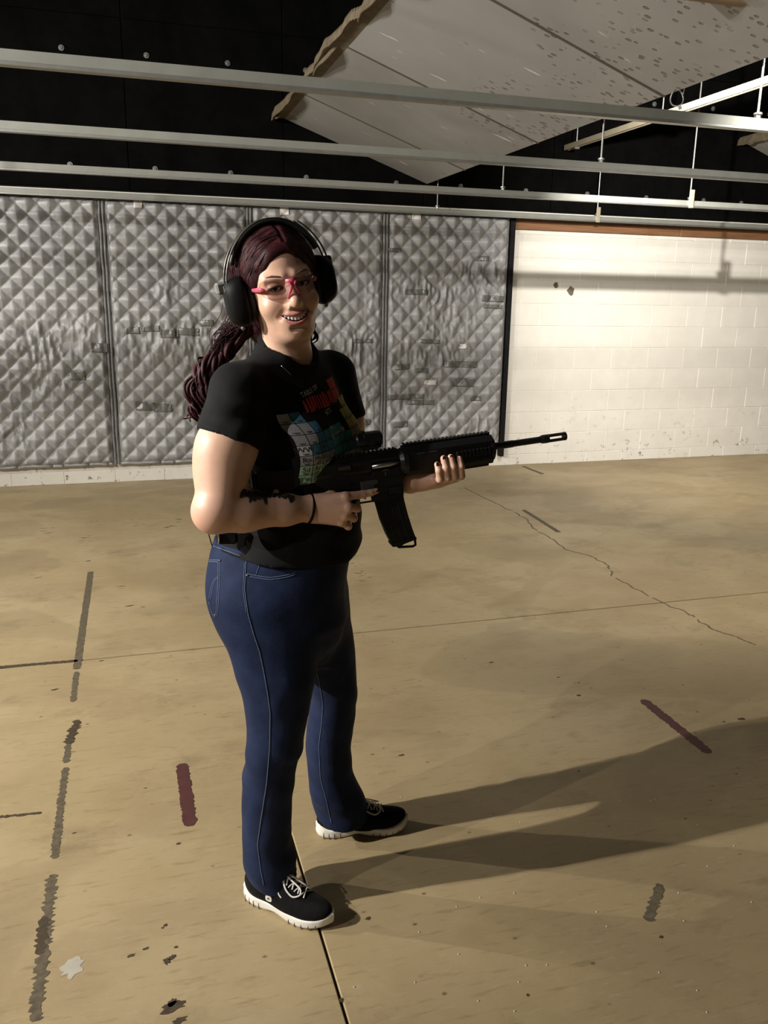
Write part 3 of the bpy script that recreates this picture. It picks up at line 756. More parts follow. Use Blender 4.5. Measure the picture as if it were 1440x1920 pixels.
# rifle frame in person frame
RP0 = at(720, 872, -0.10); _a, _b = math.radians(10), math.radians(5.9)
RD = np.array([math.cos(_a) * math.cos(_b), math.sin(_a) * math.cos(_b), math.sin(_b)])
RU = np.array([-math.cos(_a) * math.sin(_b), -math.sin(_a) * math.sin(_b), math.cos(_b)])
RN = np.cross(RU, RD)
def rf(s, n, t): return RP0 + RD * s + RN * n + RU * t

# person materials
def m_skin():
    m, nt, b = new_mat('skin')
    a = N(nt, 'ShaderNodeVertexColor'); a.layer_name = 'col'
    n = noise(nt, 70, 4, 0.6, objco(nt))
    c = mix(nt, ramp(nt, n.outputs[0], [(0.35, 0.0), (0.7, 0.22)]), a.outputs[0], (0.52, 0.26, 0.18))
    nt.links.new(c, b.inputs['Base Color']); b.inputs['Roughness'].default_value = 0.47
    b.inputs['Subsurface Weight'].default_value = 0.12; b.inputs['Subsurface Radius'].default_value = (0.012, 0.005, 0.003); b.inputs['Subsurface Scale'].default_value = 0.6
    f = noise(nt, 420, 3, 0.6, objco(nt)); bump(nt, b, f.outputs[0], 0.06, 0.001)
    return m
def m_cloth(name, lo, hi, rough, sc, bs, weave=900):
    m, nt, b = new_mat(name); t = objco(nt)
    n = noise(nt, sc, 6, 0.65, t, 0.2)
    nt.links.new(ramp(nt, n.outputs[0], [(0.3, lo), (0.7, hi)]), b.inputs['Base Color'])
    b.inputs['Roughness'].default_value = rough; b.inputs['Specular IOR Level'].default_value = 0.14
    b.inputs['Sheen Weight'].default_value = 0.02; b.inputs['Sheen Roughness'].default_value = 0.5
    w = noise(nt, weave, 2, 0.5, t); p = bump(nt, b, w.outputs[0], 0.12, 0.001)
    bump(nt, b, n.outputs[0], bs, 0.006, p)
    return m
def m_hair():
    m, nt, b = new_mat('dark red hair'); t = objco(nt)
    n = noise(nt, 55, 5, 0.7, t, 0.4)
    nt.links.new(ramp(nt, n.outputs[0], [(0.25, (0.010, 0.003, 0.004)), (0.55, (0.040, 0.008, 0.011)), (0.8, (0.11, 0.022, 0.026))]), b.inputs['Base Color'])
    b.inputs['Roughness'].default_value = 0.55; b.inputs['Specular IOR Level'].default_value = 0.22
    w = noise(nt, 260, 4, 0.7, t); bump(nt, b, w.outputs[0], 0.35, 0.002)
    return m
def m_glass(name, tint, alpha=0.15, rough=0.03):
    m, nt, b = new_mat(name)
    out = [n for n in nt.nodes if n.type == 'OUTPUT_MATERIAL'][0]
    tr = N(nt, 'ShaderNodeBsdfTransparent'); tr.inputs[0].default_value = (*tint, 1)
    mx = N(nt, 'ShaderNodeMixShader')
    lw = N(nt, 'ShaderNodeLayerWeight'); lw.inputs[0].default_value = 0.25
    nn = noise(nt, 8, 2, 0.5, objco(nt))
    mt = N(nt, 'ShaderNodeMath', operation='MULTIPLY_ADD'); nt.links.new(lw.outputs['Fresnel'], mt.inputs[0]); mt.inputs[1].default_value = 0.6; mt.inputs[2].default_value = alpha
    sh = b
    if rough < 0.1:
        sh = N(nt, 'ShaderNodeBsdfGlossy'); sh.inputs['Roughness'].default_value = 0.04; mt.inputs[1].default_value = 0.35
    nt.links.new(mt.outputs[0], mx.inputs[0]); nt.links.new(tr.outputs[0], mx.inputs[1]); nt.links.new(sh.outputs[0], mx.inputs[2]); nt.links.new(mx.outputs[0], out.inputs[0])
    nt.links.new(ramp(nt, nn.outputs[0], [(0.3, tuple(0.9 * q for q in tint)), (0.7, tint)]), b.inputs['Base Color'])
    b.inputs['Roughness'].default_value = rough; b.inputs['Specular IOR Level'].default_value = 0.9
    return m
SKIN = np.array([0.66, 0.41, 0.295])
M_SKIN = m_skin()
M_SHIRT = m_cloth('black cotton jersey', (0.0055, 0.0059, 0.006), (0.0095, 0.0101, 0.0103), 0.85, 9, 0.2)
M_RIB = m_cloth('black rib knit', (0.007, 0.0075, 0.0075), (0.012, 0.0125, 0.0125), 0.9, 60, 0.3)
M_DENIM = m_cloth('dark indigo denim', (0.0075, 0.0125, 0.036), (0.015, 0.025, 0.066), 0.75, 14, 0.25)
M_THREAD = simple('pale blue stitching', (0.09, 0.12, 0.20), 0.8, 0, 0.3, 200, 0.1)
M_HAIR = m_hair()
M_TEETH = simple('teeth', (0.82, 0.79, 0.72), 0.25, 0, 0.04, 60, 0.0)
M_EYE = simple('eye white', (0.55, 0.50, 0.46), 0.2, 0, 0.05, 60, 0.0)
M_IRIS = simple('dark iris', (0.02, 0.011, 0.007), 0.12, 0, 0.3, 200, 0.0)
M_LASH = simple('black lashes', (0.008, 0.006, 0.006), 0.6, 0, 0.2, 60, 0.0)
M_BROW = simple('dark brow hair', (0.11, 0.05, 0.038), 0.7, 0, 0.4, 300, 0.3)
M_NAIL = simple('dark maroon nail polish', (0.045, 0.012, 0.014), 0.2, 0, 0.1, 60, 0.0)
M_INK = simple('black tattoo ink', (0.022, 0.020, 0.019), 0.6, 0, 0.3, 120, 0.0)
M_PLASTIC = simple('black plastic', (0.005, 0.005, 0.005), 0.55, 0, 0.2, 40, 0.04, 0.12)
M_BAND = simple('dark olive headband vinyl', (0.030, 0.029, 0.024), 0.45, 0, 0.2, 60, 0.1)
M_CUSH = simple('black ear cushion', (0.008, 0.008, 0.008), 0.7, 0, 0.2, 60, 0.1)
M_GREYPL = simple('grey plastic clip', (0.22, 0.22, 0.20), 0.35, 0.1, 0.1, 40, 0.03)
M_WIRE = simple('steel wire', (0.12, 0.12, 0.11), 0.35, 0.7, 0.1, 40, 0.02)
M_LENS = m_glass('clear lens', (0.90, 0.87, 0.87), 0.02)
M_PINK = m_glass('pink clear plastic', (0.80, 0.16, 0.26), 0.62, 0.15)
M_SHOE = m_cloth('black shoe mesh', (0.002, 0.002, 0.0022), (0.005, 0.005, 0.0054), 0.85, 60, 0.35, 700)
M_SOLE = simple('white foam sole', (0.74, 0.72, 0.66), 0.6, 0, 0.06, 20, 0.05)
M_GROOVE = simple('dark sole groove', (0.10, 0.09, 0.08), 0.8, 0, 0.2, 60, 0.0)
M_LACE = simple('white shoe lace', (0.62, 0.60, 0.56), 0.8, 0, 0.12, 300, 0.2)
M_GUN = simple('black anodised aluminium', (0.007, 0.0072, 0.0074), 0.40, 0.2, 0.2, 50, 0.05)
M_GUNP = simple('black polymer', (0.006, 0.0063, 0.0066), 0.55, 0.0, 0.2, 80, 0.1, 0.3)
M_GUNW = simple('worn grey receiver and highlight bars', (0.075, 0.075, 0.075), 0.4, 0.4, 0.3, 30, 0.05)  # worn side plate grey, also colours the painted vent highlights
M_BOLTC = simple('bright bolt carrier', (0.42, 0.43, 0.42), 0.25, 0.9, 0.1, 40, 0.03)
M_BORE = simple('dark bore', (0.003, 0.003, 0.003), 0.9, 0, 0.2, 60, 0.0, 0.1)

person = empty('person', ROOT, -AZ)
tag(person, 'smiling person in black printed t-shirt and dark jeans holding a black rifle', 'person')

# ---------------------------------------------------------------- pose
PHI = math.radians(37)
FT = np.array([math.cos(PHI), -math.sin(PHI), 0]); RT = np.array([-math.sin(PHI), -math.cos(PHI), 0]); UP = np.array([0, 0, 1.0])
S_R = np.array([-0.108, -0.128, 1.342]); E_R = at(405, 958, -0.205); W_R = at(581, 954, -0.140)
S_L = np.array([0.112, 0.150, 1.352]); E_L = at(664, 885, 0.17); W_L = rf(0.066, 0.022, -0.055)
# head
hy, hr = math.radians(15), math.radians(12.5)
_f = np.array([math.sin(hy), -math.cos(hy), 0.0]); _rr = np.array([-math.cos(hy), -math.sin(hy), 0.0])
hp = math.radians(-2)
_f2 = _f * math.cos(hp) + UP * math.sin(hp); _u2 = np.cross(_rr, _f2)
HU = _u2 * math.cos(hr) + _rr * math.sin(hr); HX = _rr * math.cos(hr) - _u2 * math.sin(hr); HF = _f2
HR = np.stack([HX, HF, HU], 1)            # columns: her right, forward, up
HC = at(542, 534, -0.10) - HR @ np.array([0, 0.078, 0.0])
def hd(p): return HC + HR @ np.asarray(p, float)
def to_head(P): return (np.asarray(P) - HC) @ HR
NB = np.array([0.0, 0.012, 1.40])         # base of the neck
FN = np.array([math.cos(math.radians(62)), -math.sin(math.radians(62)), 0]); FNR = np.array([-FN[1] * -1, -FN[0], 0])   # way the neckline faces, and its right

# ---------------------------------------------------------------- head and neck
def build_head():
    V = Vol((-0.105, -0.135, -0.235), (0.105, 0.135, 0.14), 0.0019)
    nb = to_head(NB); nb2 = to_head(NB - UP * 0.06 + FT * 0.0)
    V.ell((0, -0.015, 0.035), (0.074, 0.094, 0.088), 0.02)
    V.ell((0, 0.018, -0.012), (0.067, 0.070, 0.086), 0.03)
    V.ell((0, 0.026, -0.066), (0.057, 0.056, 0.052), 0.03)
    V.ell((0, 0.060, -0.106), (0.022, 0.022, 0.017), 0.026)
    V.ell((0, 0.030, -0.104), (0.042, 0.042, 0.024), 0.03)
    V.cap((0, -0.012, -0.07), nb, 0.053, 0.056, 0.035).cap(nb, nb2, 0.056, 0.075, 0.03)
    for s in (-1, 1):
        V.ell((s * 0.041, 0.053, -0.040), (0.025, 0.027, 0.022), 0.020)
        V.cap((s * 0.014, 0.083, 0.017), (s * 0.046, 0.069, 0.019), 0.009, 0.008, 0.016)
    V.ell((0, 0.074, -0.072), (0.031, 0.019, 0.024), 0.022)
    V.cap((0, 0.082, 0.006), (0, 0.102, -0.030), 0.0078, 0.0105, 0.014)
    V.sph((0, 0.1045, -0.037), 0.0122, 0.008)
    for s in (-1, 1):
        V.ell((s * 0.0140, 0.0935, -0.0415), (0.0085, 0.0105, 0.0080), 0.006)
        V.ell((s * 0.031, 0.094, 0.000), (0.020, 0.016, 0.0115), 0.012, 's')
        V.ell((s * 0.031, 0.0745, -0.001), (0.0170, 0.0128, 0.0118), 0.005)
        V.ell((s * 0.0315, 0.089, -0.0025), (0.0145, 0.013, 0.0040), 0.0018, 's')
        V.sph((s * 0.0072, 0.1015, -0.0500), 0.0040, 0.003, 's')
        V.chain([(s * 0.0205, 0.0965, -0.041), (s * 0.029, 0.0925, -0.054), (s * 0.0395, 0.081, -0.067)], [0.0036, 0.0042, 0.0036], 0.008, 's')
    V.cap((-0.012, 0.0895, -0.0935), (0.012, 0.0895, -0.0935), 0.0045, None, 0.009, 's')
    zc = lambda x: -0.0720 + 11 * x * x
    hh = lambda x: 0.0068 * np.maximum(1 - (x / 0.033) ** 2, 0)
    xs = np.linspace(-0.032, 0.032, 13)
    up_l = [(x, 0.0940 - 19 * x * x, zc(x) + hh(x) + 0.0022) for x in xs]
    lo_l = [(x, 0.0930 - 19 * x * x, zc(x) - hh(x) - 0.0030) for x in xs]
    rl = [0.0014 + 0.0026 * (1 - (x / 0.033) ** 2) for x in xs]
    V.chain(up_l, rl, 0.003); V.chain(lo_l, [q * 1.25 for q in rl], 0.003)
    def mouth(X, Y, Z):
        q = np.abs(Z - (-0.0720 + 11 * X * X)) - 0.0068 * (1 - (X / 0.033) ** 2)
        return np.maximum(np.maximum(q, 0.070 - Y), np.abs(X) - 0.032)
    V.prim(mouth, (-0.034, 0.066, -0.085), (0.034, 0.11, -0.05), 0.0015, 's')
    Vt, Q = V.nets(); Vt = relax(Vt, Q, 1, 0.35)
    C = np.tile(SKIN, (len(Vt), 1))
    def near(pts, rad):
        pts = np.array(pts); dd = np.full(len(Vt), 9.0)
        for i in range(len(pts) - 1):
            ba = pts[i + 1] - pts[i]; t = np.clip(((Vt - pts[i]) @ ba) / (ba @ ba), 0, 1)
            dd = np.minimum(dd, np.linalg.norm(Vt - pts[i] - t[:, None] * ba, axis=1))
        return np.clip(1 - (dd - rad) / 0.0015, 0, 1)
    w = np.maximum(near(up_l, 0.0046), near(lo_l, 0.0058))[:, None]; C = C * (1 - w) + w * np.array([0.46, 0.16, 0.145])
    x, y, z = Vt.T
    inside = ((np.abs(z - zc(x)) < 0.0064) & (y < 0.0890 - 19 * x * x) & (y > 0.06) & (np.abs(x) < 0.033))[:, None]
    C = np.where(inside, np.array([0.10, 0.02, 0.02]), C)
    # eye make-up: soft dark shadow on the lids, dark liner at the slit
    ex = np.abs(x) - 0.0315
    sh = np.clip(1.25 - np.sqrt((ex / 0.019) ** 2 + ((z - 0.001) / 0.0105) ** 2), 0, 1) * (y > 0.06)
    C = C * (1 - 0.55 * sh[:, None]) + 0.55 * sh[:, None] * np.array([0.16, 0.085, 0.065])
    ln = np.clip(1.35 - np.abs(np.sqrt((ex / 0.0150) ** 2 + ((z + 0.0020) / 0.0048) ** 2) - 1.0) / 0.30, 0, 1) * (y > 0.066) * (np.abs(ex) < 0.017)
    C = C * (1 - ln[:, None]) + ln[:, None] * np.array([0.02, 0.012, 0.01])
    ck = np.exp(-((np.abs(x) - 0.042) / 0.02) ** 2 - ((z + 0.04) / 0.02) ** 2) * (y > 0.03)
    C = C * (1 - 0.25 * ck[:, None]) + 0.25 * ck[:, None] * np.array([0.62, 0.27, 0.20])
    return HC + Vt @ HR.T, Q, C
# ---------------------------------------------------------------- arms with hands
def finger(V, pts, rs, k=0.0035): V.chain(pts, rs, k)
NAILS = []
def build_right_arm():
    lo = np.array([-0.275, -0.30, 0.96]); hi = np.array([0.245, -0.03, 1.40])
    V = Vol(lo, hi, 0.0021)
    d = (E_R - S_R); m1 = S_R + d * 0.45
    V.cap(S_R, m1, 0.052, 0.063, 0.02).cap(m1, E_R + np.array([0.006, 0, 0.012]), 0.063, 0.050, 0.02)
    V.sph(E_R + np.array([-0.010, -0.004, -0.006]), 0.036, 0.03)
    V.ell(S_R + d * 0.62 + np.array([-0.016, 0, 0]), (0.048, 0.05, 0.075), 0.03)
    f = W_R - E_R; a = E_R + f * 0.28; b = E_R + f * 0.72
    V.cap(E_R, a, 0.046, 0.046, 0.02).cap(a, b, 0.046, 0.036, 0.02).cap(b, W_R, 0.036, 0.0285, 0.015)
    mcp = [at(648, 931, -0.158), at(653, 951, -0.163), at(647, 966, -0.160), at(640, 979, -0.154)]
    for i, (p, r) in enumerate(zip(mcp, (0.0115, 0.0120, 0.0112, 0.0100))):
        V.cap(W_R + np.array([0.004, 0.0, 0.010 - 0.007 * i]), p, 0.022, r, 0.012)
        V.sph(p + np.array([0, -0.003, 0]), r * 0.92, 0.004)
    V.cap(W_R + np.array([0.01, 0.008, 0.004]), at(640, 955, -0.135), 0.022, 0.018, 0.015)     # palm pad
    # index finger laid along the receiver
    pip = at(680, 927, -0.142); dip = at(695, 924, -0.136); tip = at(706, 920.5, -0.131)
    finger(V, [mcp[0], pip, dip, tip], [0.0105, 0.0090, 0.0080, 0.0066])
    NAILS.append((tip + np.array([0.001, -0.0045, 0.002]), (tip - dip) / np.linalg.norm(tip - dip), np.array([0, -0.8, 0.6])))
    # middle, ring and little finger close round the grip
    for (px, py, p0, r) in ((669, 953, mcp[1], 0.0098), (663, 971.5, mcp[2], 0.0094), (653, 987, mcp[3], 0.0086)):
        pp = at(px, py, -0.148); q1 = pp + np.array([0.002, 0.030, -0.001]); q2 = q1 + np.array([-0.024, 0.012, 0.0])
        finger(V, [p0, pp, q1, q2], [r * 1.05, r, r * 0.88, r * 0.78])
    # thumb over the back of the grip to the far side
    t0 = W_R + np.array([0.018, -0.002, 0.014]); t1 = at(622, 930, -0.128); t2 = t1 + np.array([0.018, 0.035, 0.010]); t3 = t2 + np.array([0.030, 0.010, -0.002])
    finger(V, [t0, t1, t2, t3], [0.018, 0.0125, 0.0105, 0.008], 0.010)
    V.half(S_R - UP * -0.01, UP)
    return V.nets()
def build_left_arm():
    V = Vol((0.02, -0.17, 1.02), (0.44, 0.28, 1.40), 0.0021)
    d = E_L - S_L; m1 = S_L + d * 0.45
    V.cap(S_L, m1, 0.056, 0.056, 0.02).cap(m1, E_L, 0.056, 0.044, 0.02).sph(E_L, 0.038, 0.02)
    f = W_L - E_L; a = E_L + f * 0.3
    V.cap(E_L, a, 0.042, 0.043, 0.02).cap(a, W_L, 0.043, 0.0265, 0.02)
    ss = (0.172, 0.155, 0.137, 0.119)        # index .. little finger along the handguard
    palm_c = rf(0.135, 0.010, -0.056)
    V.cap(W_L, palm_c, 0.024, 0.022, 0.015)
    for i, s in enumerate(ss):
        mc = rf(s, -0.012, -0.0525 + 0.001 * i)
        V.cap(W_L + (palm_c - W_L) * 0.4, mc, 0.019, 0.0125, 0.012)
        r = (0.0092, 0.0098, 0.0094, 0.0083)[i]; h_ = (0.001, 0.008, 0.008, -0.004)[i]; lean = (0.000, -0.004, -0.004, -0.003)[i]
        p1 = rf(s + 0.001, -0.0450, -0.0425); p2 = rf(s + lean * 0.6, -0.0490, -0.020 + h_ * 0.3); p3 = rf(s + lean, -0.0425, h_ - 0.003)
        finger(V, [mc, p1, p2, p3], [r * 1.15, r * 1.05, r * 0.95, r * 0.80])
        if i: NAILS.append((p3 - RN * 0.0060 + RU * 0.001, (p3 - p2) / np.linalg.norm(p3 - p2), -RN))
    t0 = W_L + (palm_c - W_L) * 0.35 + RN * 0.012; t1 = rf(0.115, 0.046, -0.035); t2 = rf(0.145, 0.050, -0.014); t3 = rf(0.170, 0.048, -0.006)
    finger(V, [t0, t1, t2, t3], [0.018, 0.012, 0.0105, 0.0085], 0.008)
    V.half(S_L + UP * 0.01, UP)
    return V.nets()
def build_torso():
    """covered core that joins head, arms and legs"""
    V = Vol((-0.22, -0.22, 0.06), (0.22, 0.26, 1.44), 0.011)
    a37 = -37
    V.stack([(0.86, -0.01, 0.02, 0.15, 0.15, -25), (1.0, -0.005, 0.025, 0.125, 0.13, -30), (1.12, 0, 0.025, 0.115, 0.13, a37), (1.25, 0, 0.01, 0.11, 0.135, a37), (1.36, 0, 0.01, 0.07, 0.12, a37), (1.42, 0, 0.01, 0.05, 0.05, a37)])
    for sh, el in ((S_R, E_R), (S_L, E_L)): V.cap(NB - UP * 0.04, sh, 0.04, 0.045, 0.03).cap(sh, sh + (el - sh) * 0.3, 0.045, 0.045, 0.02)
    for rows in (LEG_R, LEG_L):
        pts = [r for r in rows if r[0] > 0.09]; V.chain([(r[1], r[2], r[0]) for r in pts], [min(r[3], r[4]) * 0.7 for r in pts], 0.02)
    return V.nets()

def leg_rows(px_rows):
    out = []
    for (y, xl, xr, v, b) in px_rows:
        a_, b_ = at(xl, y, v), at(xr, y, v); c = (a_ + b_) / 2
        out.append((c[2], c[0], v, (b_[0] - a_[0]) / 2, b, 0.0))
    return sorted(out)
LEG_R = leg_rows([(1100, 393, 560, -.075, .098), (1150, 403, 580, -.082, .10), (1200, 420, 592, -.09, .098), (1250, 438, 596, -.1, .093), (1300, 455, 586, -.105, .086), (1350, 463, 577, -.11, .08), (1400, 462, 566, -.11, .076), (1450, 456, 556, -.105, .075), (1500, 453, 548, -.1, .072), (1550, 454, 546, -.095, .072), (1600, 457, 550, -.09, .074), (1640, 463, 562, -.088, .079), (1668, 468, 570, -.086, .082)])
LEG_L = leg_rows([(1100, 520, 650, .09, .095), (1150, 532, 656, .10, .095), (1200, 545, 664, .11, .092), (1250, 562, 668, .12, .087), (1300, 582, 671, .13, .08), (1350, 577, 665, .14, .075), (1400, 572, 658, .15, .072), (1450, 577, 660, .16, .072), (1500, 585, 682, .168, .075), (1540, 594, 692, .176, .08), (1556, 597, 694, .176, .082)])

hv, hq, hc = build_head()
rv, rq = build_right_arm(); lv, lq = build_left_arm(); tv, tq = build_torso()
allv = np.concatenate([hv, rv, lv, tv]); off1 = len(hv); off2 = off1 + len(rv); off3 = off2 + len(lv)
allq = np.concatenate([hq, rq + off1, lq + off2, tq + off3])
allc = np.concatenate([hc, np.tile(SKIN, (len(rv) + len(lv) + len(tv), 1))])
# slightly redder elbow and knuckles
ew = np.exp(-(np.linalg.norm(allv - (E_R + np.array([-0.03, -0.02, -0.03])), axis=1) / 0.035) ** 2)[:, None] * 0.5
allc = allc * (1 - ew) + ew * np.array([0.58, 0.25, 0.18])
body = mesh_from('body', allv, allq, M_SKIN, person, True, allc)

from mathutils.bvhtree import BVHTree
def bvh(V, Q): return BVHTree.FromPolygons([tuple(p) for p in V.tolist()], [tuple(q) for q in Q.tolist()])
def cast_px(tree, px, py, off=0.001):
    """point of a garment or limb seen at a place of the photograph, lifted off its surface"""
    d = lray(px, py); r = tree.ray_cast(Vector(LCAM), Vector(d))
    if r[0] is None: return None
    n = np.array(r[1]); n = n if n @ d < 0 else -n
    return np.array(r[0]) + n * off

# face pieces (children of the body)
for s in (-1, 1):
    c = np.array([s * 0.031, 0.0728, -0.0015]); mb = MB(); bmm = bmesh.new(); bmesh.ops.create_uvsphere(bmm, u_segments=20, v_segments=14, radius=0.0126)
    bmm.verts.index_update(); mb.add([hd(c + np.array(q.co)) for q in bmm.verts], [tuple(l.index for l in q.verts) for q in bmm.faces]); bmm.free()
    eye = mb.build('eye', M_EYE, body, True)
    look = np.array([0.30 * 1.0, 0.95, -0.02]); look /= np.linalg.norm(look)     # looks back at the camera
    look = to_head(LCAM - np.zeros(3)) - c; look /= np.linalg.norm(look)
    a = np.cross(look, [0, 0, 1]); a /= np.linalg.norm(a); b = np.cross(a, look)
    V, Fc = [hd(c + look * 0.01305)], []
    for ring, rad in enumerate((0.0030, 0.0058)):
        for k in range(16):
            t = 2 * math.pi * k / 16; V.append(hd(c + look * math.sqrt(0.01300 ** 2 - rad ** 2) + rad * (math.cos(t) * a + math.sin(t) * b)))
    for k in range(16):
        Fc.append((0, 1 + k, 1 + (k + 1) % 16)); Fc.append((1 + k, 17 + k, 17 + (k + 1) % 16, 1 + (k + 1) % 16))
    MB().add(V, Fc).build('iris', M_IRIS, body, True)
    # upper lashes and eyebrow
    xs = np.linspace(-0.0150, 0.0165, 12)
    pts = [hd((s * (0.0315 + x), 0.0868 - 16 * x * x - (0.10 * abs(x)), 0.0016 - 12 * x * x + 0.03 * x)) for x in xs]
    MB().tube(pts, [0.0004 + 0.0009 * math.sin(math.pi * (k + .5) / 12) for k in range(12)], 6).build('eyelashes', M_LASH, body, True)
    bp = [hd(p) for p in ((s * 0.013, 0.0925, 0.0185), (s * 0.024, 0.0905, 0.0225), (s * 0.036, 0.0855, 0.0255), (s * 0.046, 0.0785, 0.0245), (s * 0.053, 0.0695, 0.0195))]
    MB().tube(bp, [0.0012, 0.0021, 0.0021, 0.0014, 0.0006], 7, True, 0.8).build('eyebrow', M_BROW, body, True)
for k in range(8):
    x0 = (k - 4) * 0.0066 + 0.0003; x1 = x0 + 0.0065; xm = (x0 + x1) / 2
    zt = -0.0720 + 11 * xm * xm + 0.0062; hgt = (0.0100, 0.0094, 0.0088, 0.0070)[min(3, int(abs(k - 3.5)))]
    mb = MB(); y = 0.0932 - 19 * xm * xm
    mb.box((x0, y - 0.006, zt - hgt), (x1, y, zt + 0.001), 0.0010)
    mb.v = [tuple(hd(p)) for p in mb.v]; mb.build('tooth', M_TEETH, body, True)
for (p, t, up) in NAILS:
    t = np.array(t); up = np.array(up, float); up -= t * (up @ t); up /= np.linalg.norm(up); sd = np.cross(t, up)
    bmm = bmesh.new(); bmesh.ops.create_uvsphere(bmm, u_segments=12, v_segments=8, radius=1.0); bmm.verts.index_update()
    MB().add([p + t * q.co.x * 0.0062 + sd * q.co.y * 0.0046 + up * q.co.z * 0.0016 for q in bmm.verts], [tuple(l.index for l in q.verts) for q in bmm.faces]).build('fingernail', M_NAIL, body, True); bmm.free()

# forearm tattoo: a row of dark leaves
arm_tree = bvh(rv, rq)
R_ = random.Random(4)
for i, px in enumerate(np.linspace(456, 548, 20)):
    py0 = 918 + 9 * (px - 458) / 90 + R_.uniform(-1, 2); L_ = R_.uniform(15, 26) * (1.0 if i < 9 else 0.6); ang = R_.uniform(0.3, 2.3); wd = R_.uniform(3.4, 5.4)
    V, Fc = [], []; ok = True
    for k in range(7):
        t = k / 6; cx, cy = px + math.cos(ang) * L_ * t, py0 + math.sin(ang) * L_ * t; w2 = wd * math.sin(math.pi * min(1, 0.12 + t * 0.88)) ** 0.8
        for sgn in (-1, 1):
            q = cast_px(arm_tree, cx - sgn * math.sin(ang) * w2, cy + sgn * math.cos(ang) * w2, 0.0006)
            if q is None: ok = False; break
            V.append(q)
        if not ok: break
    if ok:
        # keep the leaf only where it stays on one side of the arm
        V = np.array(V)
        if np.max(np.linalg.norm(V - V.mean(0), axis=1)) < 0.04:
            Fc = [(2 * k, 2 * k + 2, 2 * k + 3, 2 * k + 1) for k in range(6)]
            MB().add(V, Fc).build('tattoo_leaf', M_INK, body, True, False)
# bracelet
wd = (W_R - E_R) / np.linalg.norm(W_R - E_R); c = W_R - wd * 0.002; a = np.cross(wd, UP); a /= np.linalg.norm(a); b = np.cross(a, wd)
br = MB(); th = np.linspace(0, 2 * math.pi, 37)
br.tube([c + 0.0335 * (math.cos(t) * a * 0.95 + math.sin(t) * b) + wd * 0.004 * math.sin(t) for t in th], 0.0031, 8, False); bracelet = br.build('bracelet', M_PLASTIC, person, True)
for t in (2.6, 3.5):
    q = c + 0.0365 * (math.cos(t) * a * 0.95 + math.sin(t) * b) + wd * 0.004 * math.sin(t)
    MB().tube([q - wd * 0.002, q + wd * 0.002], 0.0014, 6).build('bead', M_BOLTC, bracelet, True)

# ---------------------------------------------------------------- t-shirt
def build_shirt():
    V = Vol((-0.245, -0.255, 0.90), (0.235, 0.27, 1.47), 0.0042)
    # rows: z, centre u, centre v, half depth (front-back), half width, angle of the front
    rows = [(0.905, -0.012, 0.010, 0.170, 0.190, -27), (0.95, -0.008, 0.012, 0.168, 0.186, -28), (1.00, -0.004, 0.018, 0.162, 0.178, -30), (1.06, 0.002, 0.024, 0.160, 0.168, -33), (1.12, 0.008, 0.024, 0.163, 0.162, -36),
            (1.19, 0.008, 0.020, 0.152, 0.160, -37), (1.26, 0.002, 0.014, 0.128, 0.165, -37), (1.32, 0.0, 0.010, 0.108, 0.160, -37), (1.365, 0.0, 0.010, 0.085, 0.135, -37), (1.405, 0.0, 0.010, 0.070, 0.095, -37), (1.44, -0.003, 0.012, 0.062, 0.068, -37)]
    # sleeves first, cut square and hollowed so the edge reads as cloth
    for sh, el, r0, r1, ra in ((S_R, E_R, 0.060, 0.0755, 0.0665), (S_L, E_L, 0.061, 0.066, 0.058)):
        V.cap(sh, sh + (el - sh) * 0.50, r0, r1, 0.0)
        d = (el - sh) / np.linalg.norm(el - sh)
        V.half(sh + (el - sh) * 0.405, d + np.array([-0.16, 0, 0]), 0.003)
        V.cap(sh + (el - sh) * 0.34, sh + (el - sh) * 0.60, ra * 0.94, ra * 1.03, 0.002, 's')
    V.stack(rows, 0.028, 2.2)
    ctr = np.array([0.003, 0.016, 1.205])
    for s, (dx) in ((1, 0.066), (-1, 0.066)):
        V.ell(ctr + FT * 0.092 + RT * s * dx, (0.064, 0.064, 0.068), 0.05)
    V.ell(np.array([0.004, 0.02, 1.00]) + FT * 0.05, (0.135, 0.135, 0.11), 0.05)         # belly under the cloth
    for sh in (S_R, S_L):
        V.cap(NB + (sh - NB) * 0.15, sh + UP * 0.002, 0.046, 0.052, 0.03)
    # neck opening, tilted forward
    V.cap(NB - UP * 0.002 + FN * 0.010, NB + UP * 0.10 + FN * 0.035, 0.0600, 0.085, 0.004, 's')
    # hem: higher at the back, lower in front
    V.half(np.array([0.0, 0, 0.950]) , np.array([-0.10, 0.05, -1.0]), 0.004, V.lo, (0.3, 0.3, 1.02))
    Vt, Q = V.nets(); n = vnormals(Vt, Q)
    x, y, z = Vt.T
    # folds: drag lines from armpit to bust, loose horizontal folds at the waist, small creases on the sleeve
    low = np.clip((1.10 - z) / 0.12, 0, 1); mid = np.exp(-((z - 1.25) / 0.09) ** 2)
    f = low * 0.0085 * vnoise(x * 9 + 4 * z, y * 9, z * 26 + 5 * x) + 0.0035 * mid * vnoise(x * 22 - 18 * z, y * 22, z * 12) + 0.0022 * vnoise(x * 30, y * 30, z * 30)
    slv = np.exp(-(np.linalg.norm(Vt - (S_R + (E_R - S_R) * 0.25), axis=1) / 0.09) ** 2)
    f += slv * 0.007 * vnoise(x * 14 + z * 16, y * 14, z * 34)
    return Vt + n * f[:, None], Q
sv, sq = build_shirt()
shirt = mesh_from('t_shirt', sv, sq, M_SHIRT, person, True)
sh_tree = bvh(sv, sq)
